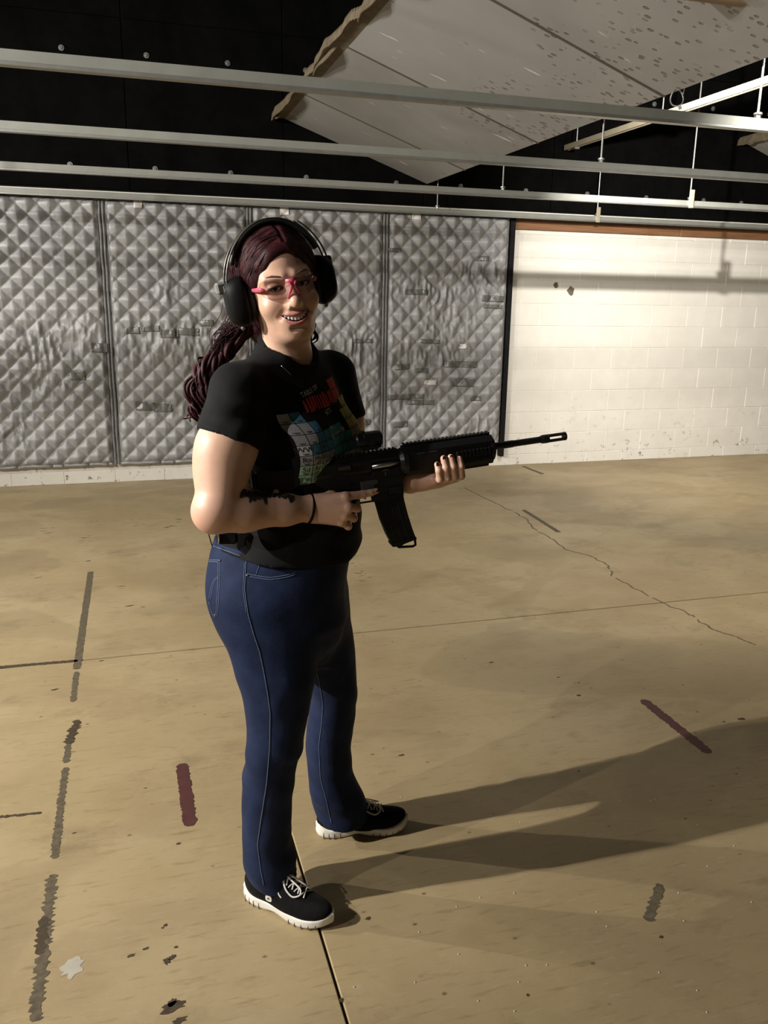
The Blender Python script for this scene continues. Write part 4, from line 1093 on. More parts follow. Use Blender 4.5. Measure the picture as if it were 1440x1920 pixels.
# collar
for dr, dz in ((0.0, 0.0), (0.0030, -0.0045), (0.0062, -0.009)):
    pts = []
    for t in np.linspace(0, 2 * math.pi, 49):
        rr = 0.0625 + dr
        pts.append(NB + FN * (0.010 + rr * math.cos(t)) + FNR * rr * math.sin(t) + UP * (0.024 - 0.046 * math.cos(t) + 0.014 * math.sin(t) ** 2 + dz))
    MB().tube(pts, 0.0042, 8, False).build('collar_rib', M_RIB, shirt, True)
# print on the chest
PC = np.array([0.003, 0.016, 0.0])
_pr_dir = -FT
PTILT = 0.12
def on_chest(p, q, off):
    """p across (towards her left), q height; dropped onto the cloth from in front"""
    q0 = q - 1.22; p, q = p * math.cos(PTILT) - q0 * math.sin(PTILT), 1.22 + p * math.sin(PTILT) + q0 * math.cos(PTILT)
    o = PC + FT * 0.5 - RT * p + UP * q
    r = sh_tree.ray_cast(Vector(o), Vector(_pr_dir))
    if r[0] is None: return None
    n = np.array(r[1]); n = n if n @ FT > 0 else -n
    return np.array(r[0]) + n * off
def drop(name, V2, Fc, off, mat):
    V = [on_chest(p, q, off) for p, q in V2]
    if any(v is None for v in V): return
    return MB().add(V, Fc).build(name, mat, shirt, True, False)
def cellm(name, c): return simple(name, tuple(0.95 * q for q in c), 0.85, 0, 0.12, 120, 0.05)
CM = dict(g=cellm('grey print', (0.34, 0.34, 0.36)), w=cellm('white print', (0.55, 0.56, 0.58)), b=cellm('blue print', (0.06, 0.19, 0.32)), t=cellm('teal print', (0.05, 0.24, 0.24)), y=cellm('yellow print', (0.40, 0.33, 0.07)), o=cellm('tan print', (0.34, 0.29, 0.13)), n=cellm('green print', (0.36, 0.56, 0.38)), r=cellm('red print', (0.50, 0.05, 0.03)), k=cellm('dark print', (0.03, 0.03, 0.03)), l=cellm('light line print', (0.6, 0.62, 0.55)))
CW, CH = 0.0215, 0.0228; PL, PB = -0.130, 1.148
grid = ['nnnnnnnnooo', 'nnnnnnnnooo', 'ggggttttooo', 'wbbbttttooo', 'ggbbttt.yyy', 'ggb.....yyy', 'gb.......yy', '........rr.', '........rr.']
for r_, row in enumerate(grid):
    for c_, ch in enumerate(row):
        if ch == '.': continue
        x0 = PL + c_ * CW; z0 = PB + r_ * CH; g = 0.0007; m = 3
        V2 = [(x0 + g + (CW - 2 * g) * i / m, z0 + g + (CH - 2 * g) * j / m) for i in range(m + 1) for j in range(m + 1)]
        Fc = [(i * (m + 1) + j, (i + 1) * (m + 1) + j, (i + 1) * (m + 1) + j + 1, i * (m + 1) + j + 1) for i in range(m) for j in range(m)]
        drop('print_cell', V2, Fc, 0.0012, CM[ch])
        if ch in 'gwnyobt':
            for (yy, ww) in ((0.17, 0.5), (0.10, 0.3)):
                a, b, w2, h2 = x0 + CW * (0.5 - ww / 2), z0 + CH * yy, CW * ww, CH * 0.045
                drop('print_line', [(a, b), (a + w2, b), (a + w2, b + h2), (a, b + h2)], [(0, 1, 2, 3)], 0.0019, CM['k'])
def text2d(s, size):
    cu = bpy.data.curves.new('t', 'FONT'); cu.body = s; cu.size = size; cu.align_x = 'CENTER'; cu.resolution_u = 3
    o = bpy.data.objects.new('t', cu); COL.objects.link(o)
    dg = bpy.context.evaluated_depsgraph_get(); me = bpy.data.meshes.new_from_object(o.evaluated_get(dg))
    V = [(v.co.x, v.co.y) for v in me.vertices]; Fc = [tuple(p.vertices) for p in me.polygons]
    bpy.data.objects.remove(o); bpy.data.meshes.remove(me); return V, Fc
def chest_text(s, p, q, size, mat, tilt=0.0, sx=1.0):
    V, Fc = text2d(s, size); ca, sa = math.cos(tilt), math.sin(tilt)
    drop('print_lettering', [(p + sx * x * ca - y * sa, q + sx * x * sa + y * ca) for x, y in V], Fc, 0.0020, mat)
TXT = {(0, 0): 'Yw', (0, 1): 'Sb', (1, 0): 'Sd', (1, 1): 'Ar', (1, 2): 'Ds', (1, 3): 'M', (2, 0): 'Rn', (2, 1): 'My', (2, 2): 'Wg', (2, 3): 'To', (3, 0): 'WW', (3, 2): 'Ar'}
for (r_, c_), s in TXT.items():
    chest_text(s, PL + (c_ + 0.5) * CW, PB + r_ * CH + CH * 0.36, 0.0165, CM['k'], 0, 0.85)
chest_text('TABLE OF', -0.035, 1.338, 0.0150, CM['w'], 0.12)
chest_text('NTS', 0.0, 1.284, 0.0150, CM['w'], 0.15)
# broad brushed red lettering, too worn to read: ragged upright strokes
R_ = random.Random(9)
for k in range(13):
    x0 = -0.072 + k * 0.0105; w2 = R_.uniform(0.006, 0.0095); zb_, zt_ = 1.302 + R_.uniform(-.003, .003), 1.331 + R_.uniform(-.004, .004)
    drop('print_stroke', [(x0, zb_), (x0 + w2, zb_ + R_.uniform(-.002, .002)), (x0 + w2 * R_.uniform(.8, 1.2), zt_), (x0 + 0.001, zt_ + R_.uniform(-.002, .002))], [(0, 1, 2, 3)], 0.0014, CM['r'])
for (a, b, c2, d2) in ((-0.040, 1.238, 0.010, 0.008), (-0.020, 1.242, 0.030, 0.004), (0.012, 1.240, 0.012, 0.010), (-0.030, 1.256, 0.008, 0.007)):
    drop('print_stroke', [(a, b), (a + c2, b), (a + c2, b + d2), (a, b + d2)], [(0, 1, 2, 3)], 0.0014, CM['g'])

# ---------------------------------------------------------------- jeans
def build_jeans():
    V = Vol((-0.245, -0.235, 0.0), (0.225, 0.28, 1.02), 0.0042)
    pel = leg_rows([(1000, 404, 664, .012, .165), (1030, 395, 658, .012, .175), (1060, 389, 652, .012, .18), (1100, 391, 648, .01, .18), (1150, 403, 652, .008, .165), (1190, 430, 640, .006, .12), (1230, 470, 620, .006, .05), (1250, 500, 600, .006, .02)])
    V.stack([(z, u, v, a, b, -6.0) for (z, u, v, a, b, p) in pel], 0.03, 2.3)
    for rows in (LEG_R, LEG_L):
        t_ = rows[-1]; V.stack(rows + [(t_[0] + 0.05, t_[1], t_[2] * 0.6, t_[3] * 0.75, t_[4] * 0.75, 0.0), (t_[0] + 0.10, t_[1], t_[2] * 0.4, t_[3] * 0.4, t_[4] * 0.4, 0.0)], 0.04, 2.05)
        b_ = rows[0]; V.half((b_[1], b_[2], b_[0] + (0.064 if rows is LEG_R else 0.070)), (-0.12, 0.30, -1.0), 0.003, (b_[1] - 0.2, b_[2] - (0.2 if rows is LEG_R else 0.115), 0.0), (b_[1] + 0.2, b_[2] + (0.115 if rows is LEG_R else 0.2), 0.16))
    # hollow hems
    for rows in (LEG_R, LEG_L):
        r = rows[0]; V.ell((r[1], r[2], r[0] + 0.02), (r[3] * 0.90, r[4] * 0.90, 0.05), 0.002, 's')
    Vt, Q = V.nets(); n = vnormals(Vt, Q); x, y, z = Vt.T
    knee = np.exp(-((z - 0.42) / 0.10) ** 2); hem = np.clip((0.24 - z) / 0.12, 0, 1); hip = np.exp(-((z - 0.74) / 0.09) ** 2)
    f = 0.0050 * knee * vnoise(x * 10, y * 10, z * 26 + x * 14) + 0.0075 * hem * vnoise(x * 9, y * 9, z * 24 + 6 * x) + 0.0035 * hip * vnoise(x * 14 + z * 10, y * 14, z * 22) + 0.0018 * vnoise(x * 26, y * 26, z * 20)
    return Vt + n * f[:, None], Q
jv, jq = build_jeans()
jeans = mesh_from('jeans', jv, jq, M_DENIM, person, True)
j_tree = bvh(jv, jq)
def stitch(pxs, r=0.0011, mat=M_THREAD, name='stitched_seam', off=0.0006, dash=False, par=None, tree=None):
    pxs = np.array(pxs, float); d = np.r_[0, np.cumsum(np.linalg.norm(np.diff(pxs, axis=0), axis=1))]
    P = []
    for t in np.linspace(0, d[-1], max(4, int(d[-1] / 4))):
        q = cast_px(tree or j_tree, np.interp(t, d, pxs[:, 0]), np.interp(t, d, pxs[:, 1]), off)
        if q is not None and (not P or np.linalg.norm(q - P[-1]) < 0.05): P.append(q)
    if len(P) < 3: return
    P = np.array(P); P[1:-1] = (P[:-2] + P[1:-1] * 2 + P[2:]) / 4
    return MB().tube(P, r, 6).build(name, mat, par or jeans, True)
stitch([(462, 1051), (459, 1106), (465, 1150), (476, 1190), (487, 1222), (495, 1260), (502, 1300), (507, 1337), (506, 1400), (500, 1470), (489, 1540), (483, 1585), (489, 1630), (495, 1660)], 0.0012)
stitch([(459, 1056), (456, 1106), (462, 1150)], 0.0008)
for dx in (0, 3):
    stitch([(389 + dx, 1050 + dx), (413 - dx, 1050 + dx), (412 - dx, 1095), (409 - dx, 1150), (402, 1158 - dx)], 0.0009)
    stitch([(411, 1080 + dx), (402, 1086 + dx), (396 + dx, 1100), (392 + dx, 1125)], 0.0008)
stitch([(392, 1128), (396, 1145), (402, 1157)], 0.0009)
stitch([(489, 1053), (480, 1078)], 0.0008); stitch([(490, 1054), (512, 1059), (535, 1063)], 0.0008)
for dy in (0, 4): stitch([(463, 1076 + dy), (485, 1080 + dy), (506, 1083 + dy), (535, 1079 + dy), (557, 1072 + dy)], 0.0008)
stitch([(596, 1264), (606, 1320), (603, 1360), (598, 1397), (601, 1460), (612, 1500), (622, 1545)], 0.0011)
stitch([(396, 1022), (420, 1031), (450, 1042), (480, 1050)], 0.0009)
# waistband and belt loop
for (px, py) in ((464, 1079), (404, 1153), (413, 1051)):
    q = cast_px(j_tree, px, py, 0.0008)
    if q is not None: MB().tube([q, q + lray(px, py) * -0.002], 0.0028, 8).build('rivet', M_WIRE, jeans, True)
# small black belt pouch with a metal clip, and a thin cord, at the back of the waist
q = at(424, 1003, -0.135)
pch = MB().box((-0.020, -0.012, -0.020), (0.026, 0.012, 0.020), 0.005); pch.v = [tuple(np.array(p) + q) for p in pch.v]; pouch = pch.build('belt_pouch', M_PLASTIC, person)
cl = MB().tube([q + np.array([-0.019, -0.013, 0.018]), q + np.array([-0.015, -0.015, 0.0]), q + np.array([-0.016, -0.013, -0.018])], 0.0022, 8); cl.build('metal_clip', M_BOLTC, pouch, True)
stitch([(391, 996), (393, 1006), (397, 1022)], 0.0012, M_PLASTIC, 'cord', 0.004, par=person) or MB().tube([at(390, 996, -0.06), at(393, 1008, -0.06), at(398, 1024, -0.06)], 0.0014, 6).build('cord', M_PLASTIC, person, True)

# short bright length of a fine neck chain, and a dark cord beside the collar
stitch([(527, 686), (536, 694), (546, 704)], 0.0008, M_BOLTC, 'necklace', 0.001, par=person, tree=sh_tree)
stitch([(572, 660), (574, 680), (573, 700), (570, 716)], 0.0009, M_PLASTIC, 'necklace_cord', 0.001, par=person, tree=sh_tree)
# ---------------------------------------------------------------- shoes
def build_shoe(heel, toe, mirror, emblem):
    heel = np.array(heel); toe = np.array(toe); d = toe - heel; L = np.linalg.norm(d); d = d / L; l = np.array([-d[1], d[0]])
    def W(p): return np.array([heel[0] + d[0] * p[0] + l[0] * p[1] * mirror, heel[1] + d[1] * p[0] + l[1] * p[1] * mirror, p[2]])
    sc = L / 0.285
    xs = np.array([0, .006, .02, .05, .09, .13, .17, .205, .235, .26, .276, .285])
    wi = np.array([0, .018, .030, .036, .032, .031, .040, .045, .043, .034, .018, .0])      # inner side
    wo = np.array([0, .018, .030, .037, .037, .039, .044, .046, .040, .028, .013, .0])      # outer side
    def spring(x): return 0.016 * np.clip((x - 0.20) / 0.085, 0, 1) ** 2
    def top(x): return 0.029 + 0.016 * np.clip(1 - x / 0.035, 0, 1) ** 1.5 - 0.004 * np.clip((x - .1) / .12, 0, 1) + spring(x) + 0.004 * np.clip((x - 0.26) / 0.025, 0, 1)
    t = np.linspace(0, 1, 34); xx = 0.285 * (0.5 - 0.5 * np.cos(np.pi * t))
    ring = [(x, np.interp(x, xs, wi)) for x in xx] + [(x, -np.interp(x, xs, wo)) for x in xx[-2:0:-1]]
    n = len(ring); V, Fc = [], []
    levels = [(0.86, 'b'), (0.97, 0.12), (1.0, 0.35), (0.985, 0.7), (1.0, 0.9), (0.95, 1.0), (0.80, 0.98)]
    cxm = 0.14
    for (s_, hgt) in levels:
        for (x, y) in ring:
            zt = top(x); zb = spring(x) + (0.008 * math.exp(-((x - 0.12) / 0.03) ** 2)); z = zb if hgt == 'b' else zb + (zt - zb) * hgt
            px_ = cxm + (x - cxm) * (s_ if hgt in ('b',) else 0.5 + 0.5 * s_); V.append(W((px_ * sc, y * s_ * sc, z)))
    m = len(levels)
    for a in range(m - 1):
        for k in range(n): Fc.append((a * n + k, a * n + (k + 1) % n, (a + 1) * n + (k + 1) % n, (a + 1) * n + k))
    Fc += [tuple(range(n))[::-1], tuple((m - 1) * n + k for k in range(n))]
    # upper
    U = Vol((-0.01, -0.06, 0.0), (0.30, 0.06, 0.135), 0.0022)
    U.ell((0.055, 0, 0.050), (0.052, 0.033, 0.052), 0.02)
    U.ell((0.115, -0.002, 0.046), (0.085, 0.036, 0.047), 0.02)
    U.ell((0.195, -0.001, 0.032), (0.082, 0.0415, 0.037), 0.03)
    U.cap((0.062, 0, 0.06), (0.058, 0, 0.11), 0.034, 0.036, 0.02)
    U.cap((0.10, 0, 0.085), (0.135, 0, 0.078), 0.016, 0.014, 0.02)
    U.half((0.06, 0, 0.112), (0.15, 0, 1.0), 0.003); U.cap((0.06, 0, 0.10), (0.055, 0, 0.15), 0.028, 0.03, 0.003, 's')
    U.half((0, 0, 0.017), (0, 0, -1), 0.002)
    uv, uq = U.nets(); x, y, z = uv.T
    uv[:, 2] += spring(x) ; un = vnormals(uv, uq)
    tree = bvh(uv, uq)
    uw = np.array([W((p[0] * sc, p[1] * sc, p[2])) for p in uv]); uq2 = uq if mirror > 0 else uq[:, ::-1]
    shoe = mesh_from('shoe', uw, uq2, M_SHOE, person, True)
    MB().add(V, Fc).build('sole', M_SOLE, shoe, True)
    def surf(x, y, off):
        r = tree.ray_cast(Vector((x, y, 0.3)), Vector((0, 0, -1)))
        if r[0] is None: return None
        nn = np.array(r[1]); nn = nn if nn[2] > 0 else -nn
        return W((r[0][0] * sc, r[0][1] * sc, r[0][2])) + np.array([0, 0, 1]) * off
    def lace(pts, r=0.0022, off=0.0022, lift=None):
        P = []
        for i, (x, y) in enumerate(pts):
            q = surf(x, y, off + (lift[i] if lift is not None else 0.0))
            if q is not None: P.append(q)
        if len(P) > 2:
            P = np.array(P); Pn = []
            for i in range(len(P) - 1):
                for t_ in (0, .25, .5, .75): Pn.append(P[i] + (P[i + 1] - P[i]) * t_)
            Pn.append(P[-1]); Pn = np.array(Pn); 
            for _ in range(2): Pn[1:-1] = (Pn[:-2] + 2 * Pn[1:-1] + Pn[2:]) / 4
            MB().tube(Pn, r, 6, True, 0.6).build('shoe_lace', M_LACE, shoe, True)
    yy = np.linspace(-0.019, 0.019, 6)
    for k in range(4):
        x0 = 0.138 + 0.018 * k
        lace([(x0 + 0.012 * (j / 5), yy[j]) for j in range(6)], 0.0020)
        lace([(x0 + 0.012 * (1 - j / 5), yy[j]) for j in range(6)], 0.0020, 0.0042)
    for sgn in (-1, 1):      # two bow loops and two loose ends
        lace([(0.128, sgn * 0.002), (0.135, sgn * 0.014), (0.152, sgn * 0.028), (0.178, sgn * 0.033), (0.196, sgn * 0.022), (0.190, sgn * 0.010), (0.165, sgn * 0.008), (0.138, sgn * 0.004)], 0.0024, 0.003, [.004, .006, .006, .006, .006, .008, .009, .006])
        lace([(0.128, sgn * 0.003), (0.124, sgn * 0.018), (0.126, sgn * 0.028), (0.136, sgn * 0.0355), (0.146, sgn * 0.0375)], 0.0022, 0.003)
    MB().tube([surf(0.126, -0.005, 0.006), surf(0.127, 0.0, 0.009), surf(0.128, 0.005, 0.006)], 0.0045, 8).build('lace_knot', M_LACE, shoe, True)
    for x0 in (0.020, 0.036, 0.052, 0.070, 0.172, 0.192, 0.212, 0.232, 0.250):      # flex grooves down both sides of the sole
        for sgn, tab in ((1, wi), (-1, wo)):
            w_ = np.interp(x0, xs, tab) * sgn; zt = float(top(x0)); zb = float(spring(np.array(x0)))
            hgt = 0.5 if x0 > 0.1 else 0.62
            a_ = W(((cxm + (x0 - cxm) * 0.985) * sc, w_ * 0.99 * sc, zb + 0.0015)); b_ = W(((cxm + (x0 - cxm) * 0.99) * sc, w_ * 1.004 * sc, zb + (zt - zb) * hgt))
            MB().tube([a_, (a_ + b_) / 2, b_], [0.0016, 0.0014, 0.0006], 6).build('sole_groove', M_GROOVE, shoe)
    if emblem:
        for (x0, side) in ((0.106, emblem),):
            r = tree.ray_cast(Vector((x0, side * 0.2, 0.047)), Vector((0, -side, 0)))
            if r[0] is not None:
                c = np.array(r[0]); bm2 = MB()
                for rad, off_, mat, nm in ((0.0105, 0.0012, M_LACE, 'shoe_emblem'), (0.0034, 0.0020, M_GROOVE, 'emblem_mark')):
                    P = [W(((c[0] + rad * 0.95 * math.copysign(abs(math.cos(a)) ** .6, math.cos(a))) * sc, (c[1] + side * off_) * sc, c[2] + rad * 0.8 * math.copysign(abs(math.sin(a)) ** .6, math.sin(a)))) for a in np.linspace(0, 2 * math.pi, 17)[:-1]]
                    o = MB().add(P, [tuple(range(16))]).build(nm, mat, shoe); md = o.modifiers.new('t', 'SOLIDIFY'); md.thickness = 0.0015; md.offset = 0
    return shoe
def gnd(px, py): q = on_z(px, py); return np.array([q @ E1, q @ E2 - D0])
build_shoe(gnd(461, 1672), gnd(626, 1741), 1, -1)
build_shoe(gnd(592, 1563), gnd(765, 1549), -1, 0)

# ---------------------------------------------------------------- hair
def build_hair():
    V = Vol((-0.115, -0.175, -0.16), (0.125, 0.125, 0.145), 0.0028)
    V.ell((0, -0.018, 0.036), (0.084, 0.104, 0.096), 0.02)
    V.ell((0.022, -0.068, 0.040), (0.076, 0.078, 0.082), 0.03)
    V.cap((0.03, -0.075, 0.0), (0.035, -0.085, -0.10), 0.060, 0.045, 0.03)
    V.cap((-0.03, -0.06, 0.0), (-0.03, -0.06, -0.11), 0.050, 0.035, 0.03)
    for s in (-1, 1): V.cap((s * 0.055, 0.025, 0.05), (s * 0.066, 0.0, -0.02), 0.024, 0.018, 0.02)
    def face(X, Y, Z):
        zz = Z + 0.048; top = 0.114 - 0.10 * np.abs(X + 0.008)
        q = np.sqrt((X / 0.0680) ** 2 + (zz / np.maximum(top, 0.02)) ** 2) - 1
        return np.maximum(q * 0.055, 0.020 - Y)
    V.prim(face, (-0.07, 0.015, -0.16), (0.07, 0.13, 0.07), 0.008, 's')
    Vt, Q = V.nets(); n = vnormals(Vt, Q); x, y, z = Vt.T
    th = np.arctan2(z - 0.02, np.abs(x + 0.012) + 0.02)
    f = 0.0026 * vnoise(y * 130 + x * 20, th * 3, 3.0) + 0.0022 * vnoise(y * 55 + z * 22, th * 4, 8.0) + 0.0020 * vnoise(x * 30, y * 30, z * 14)
    part = np.exp(-((x + 0.012) / 0.004) ** 2) * (y > 0.0) * (z > 0.09)
    f -= 0.004 * part
    return HC + (Vt + n * f[:, None]) @ HR.T, Q
hv2, hq2 = build_hair()
hair = mesh_from('hair', hv2, hq2, M_HAIR, person, True)
R_ = random.Random(21)
def lock(ctrl, spread, r0, waves, amp, seed):
    R = random.Random(seed); c = np.array(ctrl, float); m = 46
    t = np.linspace(0, 1, m); k = np.linspace(0, 1, len(c))
    P = np.stack([np.interp(t, k, c[:, i]) for i in range(3)], 1)
    ker = np.hanning(11); ker /= ker.sum()
    for i in range(3): P[:, i] = np.convolve(np.pad(P[:, i], 5, mode='edge'), ker, 'valid')
    off = np.array([R.uniform(-1, 1), R.uniform(-1, 1), R.uniform(-1, 1)]) * spread
    P += off[None, :] * (0.4 + 0.6 * t)[:, None]
    ph = (seed % 3) * 2.1 + R.uniform(-0.5, 0.5); w = waves * R.uniform(0.9, 1.1)
    T = np.gradient(P, axis=0); T /= np.linalg.norm(T, axis=1)[:, None] + 1e-9
    a = np.cross(T, np.array([0, 1.0, 0])); a /= np.linalg.norm(a, axis=1)[:, None] + 1e-9; b = np.cross(T, a)
    A = amp * (0.25 + 0.9 * t)
    P = P + a * (A * np.sin(w * 6.28 * t + ph))[:, None] + b * (A * np.cos(w * 6.28 * t + ph))[:, None]
    rad = r0 * np.clip(np.minimum(0.5 + 2 * t, 1.0) * (1.12 - t) ** 0.6, 0.05, 1) * (1 + 0.2 * np.sin(9 * t + ph))
    return P, rad
main = [at(478, 590, 0.02), at(452, 625, 0.045), at(420, 655, 0.035), at(390, 690, 0.02), at(374, 728, 0.015), at(376, 765, 0.02), at(372, 785, 0.025)]
for k in range(44):
    sub = [p.copy() for p in main]
    sh = R_.uniform(-1, 1)
    for i in range(1, len(sub)): sub[i] += np.array([0.030 * sh, 0.02 * R_.uniform(-1, 1), 0.012 * sh]) * (1.0 if i < 4 else 0.55)
    if k % 5 == 0: sub = sub[:-1]
    if k % 7 == 0: sub = sub[:-2]
    P, rad = lock(sub, 0.009, R_.uniform(0.0050, 0.0100), 2.6, R_.uniform(0.010, 0.017), 100 + k)
    MB().tube(P, rad, 8, True, 0.75).build('hair_lock', M_HAIR, hair, True)
side = [at(572, 590, 0.03), at(588, 612, 0.04), at(590, 628, 0.045), at(582, 645, 0.05)]
for k in range(8):
    P, rad = lock(side, 0.010, R_.uniform(0.004, 0.007), 1.2, 0.006, 200 + k); MB().tube(P, rad, 8, True, 0.75).build('hair_lock', M_HAIR, hair, True)
# combed strands over the crown, from the parting down and back
cap_tree = bvh(hv2, hq2); cmb = MB()
for k in range(420):
    sd = -1 if k % 2 else 1; y0 = R_.uniform(-0.09, 0.078); o = np.array([0, -0.02, 0.03])
    a = np.array([-0.012 + sd * 0.003, y0, 0.13 - 0.35 * max(0, y0 - 0.03)]) - o; b = np.array([sd * 0.10, 0.25 * y0 - R_.uniform(0.03, 0.07), R_.uniform(-0.06, 0.0)]) - o
    a /= np.linalg.norm(a); b /= np.linalg.norm(b); om = math.acos(np.clip(a @ b, -1, 1)); P = []
    t0, t1 = R_.uniform(0, 0.35), R_.uniform(0.6, 1.0); lift = R_.uniform(-0.0006, 0.0012)
    for t in np.linspace(t0, t1, 14):
        d = (math.sin((1 - t) * om) * a + math.sin(t * om) * b) / math.sin(om); d = d + 0.02 * math.sin(7 * t + k) * np.array([0, 1, 0])
        r = cap_tree.ray_cast(Vector(HC + HR @ (o + d * 0.3)), Vector(HR @ -d))
        if r[0] is not None:
            h_ = to_head(np.array(r[0]))
            if h_[1] > 0.05 and h_[2] < 0.035: break
            P.append(np.array(r[0]) + HR @ d * lift)
    if len(P) > 4: cmb.tube(P, [0.0004 + 0.0011 * math.sin(math.pi * (q + .5) / len(P)) for q in range(len(P))], 5, False)
cmb.build('combed_strands', M_HAIR, hair, True)
fly = MB()
for k in range(60):
    sub = [at(440 + R_.uniform(-20, 25), 590 + R_.uniform(-30, 25), R_.uniform(-.02, .05)), at(415 + R_.uniform(-15, 15), 630 + R_.uniform(-10, 15), .02), at(390 + R_.uniform(-16, 14), 690, .02), at(370 + R_.uniform(-10, 14), 745 + R_.uniform(-20, 30), .02)]
    P, rad = lock(sub, 0.006, 0.0008, 2.2, R_.uniform(0.005, 0.014), 300 + k); fly.tube(P, np.maximum(rad, 0.0003), 4)
fly.build('loose_strands', M_HAIR, hair, True)

# ---------------------------------------------------------------- earmuffs (worn, a thing of its own); local frame = head
def place(o):
    Mx = Matrix.Identity(4)
    for i in range(3):
        for j in range(3): Mx[i][j] = HR[i][j]
        Mx[i][3] = HC[i]
    o.matrix_world = Matrix.Translation(Vector(ROOT)) @ Matrix.Rotation(-AZ, 4, 'Z') @ Mx
def loft(rings, n=28, close=True):
    """rings: x, cy, cz, ry, rz, power"""
    V, Fc = [], []
    for (x, cy, cz, ry, rz, pw) in rings:
        for k in range(n):
            t = 2 * math.pi * k / n; c_, s_ = math.cos(t), math.sin(t)
            V.append((x, cy + ry * math.copysign(abs(c_) ** (2 / pw), c_), cz + rz * math.copysign(abs(s_) ** (2 / pw), s_)))
    m = len(rings)
    for a in range(m - 1):
        for k in range(n): Fc.append((a * n + k, a * n + (k + 1) % n, (a + 1) * n + (k + 1) % n, (a + 1) * n + k))
    if close: Fc += [tuple(range(n)), tuple((m - 1) * n + k for k in range(n))]
    return V, Fc
muff = empty('earmuffs'); place(muff)
tag(muff, 'black over-ear hearing protectors with a padded headband on dark red hair', 'earmuffs')
for s in (1, -1):
    cz, cy = (-0.020, -0.004) if s > 0 else (-0.010, -0.006)
    V, Fc = loft([(s * x, cy, cz, ry, rz, p) for (x, ry, rz, p) in ((0.070, 0.030, 0.040, 2.3), (0.072, 0.037, 0.048, 2.3), (0.079, 0.0405, 0.0525, 2.3), (0.086, 0.038, 0.050, 2.3))]); MB().add(V, Fc).build('ear_cushion', M_CUSH, muff, True)
    V, Fc = loft([(s * x, cy, cz, ry, rz, p) for (x, ry, rz, p) in ((0.086, 0.038, 0.050, 2.8), (0.089, 0.0425, 0.0550, 2.8), (0.096, 0.0435, 0.0560, 2.8), (0.108, 0.041, 0.0535, 2.8), (0.120, 0.036, 0.047, 2.8), (0.127, 0.029, 0.038, 2.8), (0.130, 0.018, 0.026, 2.6))]); cup = MB().add(V, Fc).build('ear_cup', M_PLASTIC, muff, True)
    MB().box((s * 0.1255 - 0.004, cy + 0.008, cz - 0.006), (s * 0.1255 + 0.004, cy + 0.0105, cz + 0.040), 0.001).build('cup_rib', M_GREYPL, cup)
    mb = MB(); mb.tube([(s * 0.124, cy + 0.016, cz - 0.002), (s * 0.130, cy + 0.016, cz - 0.002)], 0.0018, 8); mb.build('rivet', M_GREYPL, cup)
    mb = MB(); mb.tube([(s * 0.10, cy - 0.012, cz - 0.058), (s * 0.106, cy - 0.012, cz - 0.062)], 0.0045, 10); mb.build('screw', M_GREYPL, cup)
    # swivel clip carrying the wires
    MB().box((min(s * 0.112, s * 0.140), cy - 0.044, cz + 0.022), (max(s * 0.112, s * 0.140), cy - 0.014, cz + 0.048), 0.004).build('wire_clip', M_GREYPL if s > 0 else M_PLASTIC, muff)
    MB().box((min(s * 0.108, s * 0.128), cy - 0.030, cz - 0.012), (max(s * 0.108, s * 0.128), cy - 0.012, cz + 0.040), 0.004).build('clip_arm', M_PLASTIC, muff)
    for dy in (-0.017, 0.013):
        th = np.radians(np.linspace(0, 55, 18))
        pts = [(s * (0.121 - 0.008 * (a / 1.0)) * math.cos(a) , cy + dy, cz + 0.035 + 0.125 * math.sin(a)) for a in th]
        mb = MB(); mb.tube([(s * 0.118, cy + dy * 0.7, cz + 0.015)] + pts, 0.0021, 8); mb.build('headband_wire', M_WIRE, muff, True)
V, Fc = [], []; th = np.radians(np.linspace(22, 158, 42)); prof = [(-0.019, 0.001), (-0.015, 0.0055), (0.015, 0.0055), (0.019, 0.001), (0.015, -0.0045), (-0.015, -0.0045)]
for a in th:
    taper = min(1.0, 0.55 + 0.9 * min(a - th[0], th[-1] - a))
    for (py_, pr) in prof:
        rx, rz = 0.107 + pr, 0.123 + pr
        V.append((rx * math.cos(a), -0.006 + py_ * taper, 0.014 + rz * math.sin(a)))
np_ = len(prof)
for i in range(len(th) - 1):
    for k in range(np_): Fc.append((i * np_ + k, i * np_ + (k + 1) % np_, (i + 1) * np_ + (k + 1) % np_, (i + 1) * np_ + k))
Fc += [tuple(range(np_)), tuple((len(th) - 1) * np_ + k for k in range(np_))]
MB().add(V, Fc).build('headband', M_BAND, muff, True)
for py_ in (-0.0165, 0.0165):
    mb = MB(); mb.tube([(0.1125 * math.cos(a), -0.006 + py_ * 0.96, 0.014 + 0.1285 * math.sin(a)) for a in th[3:-3]], 0.0011, 6); mb.build('band_piping', M_WIRE, muff, True)

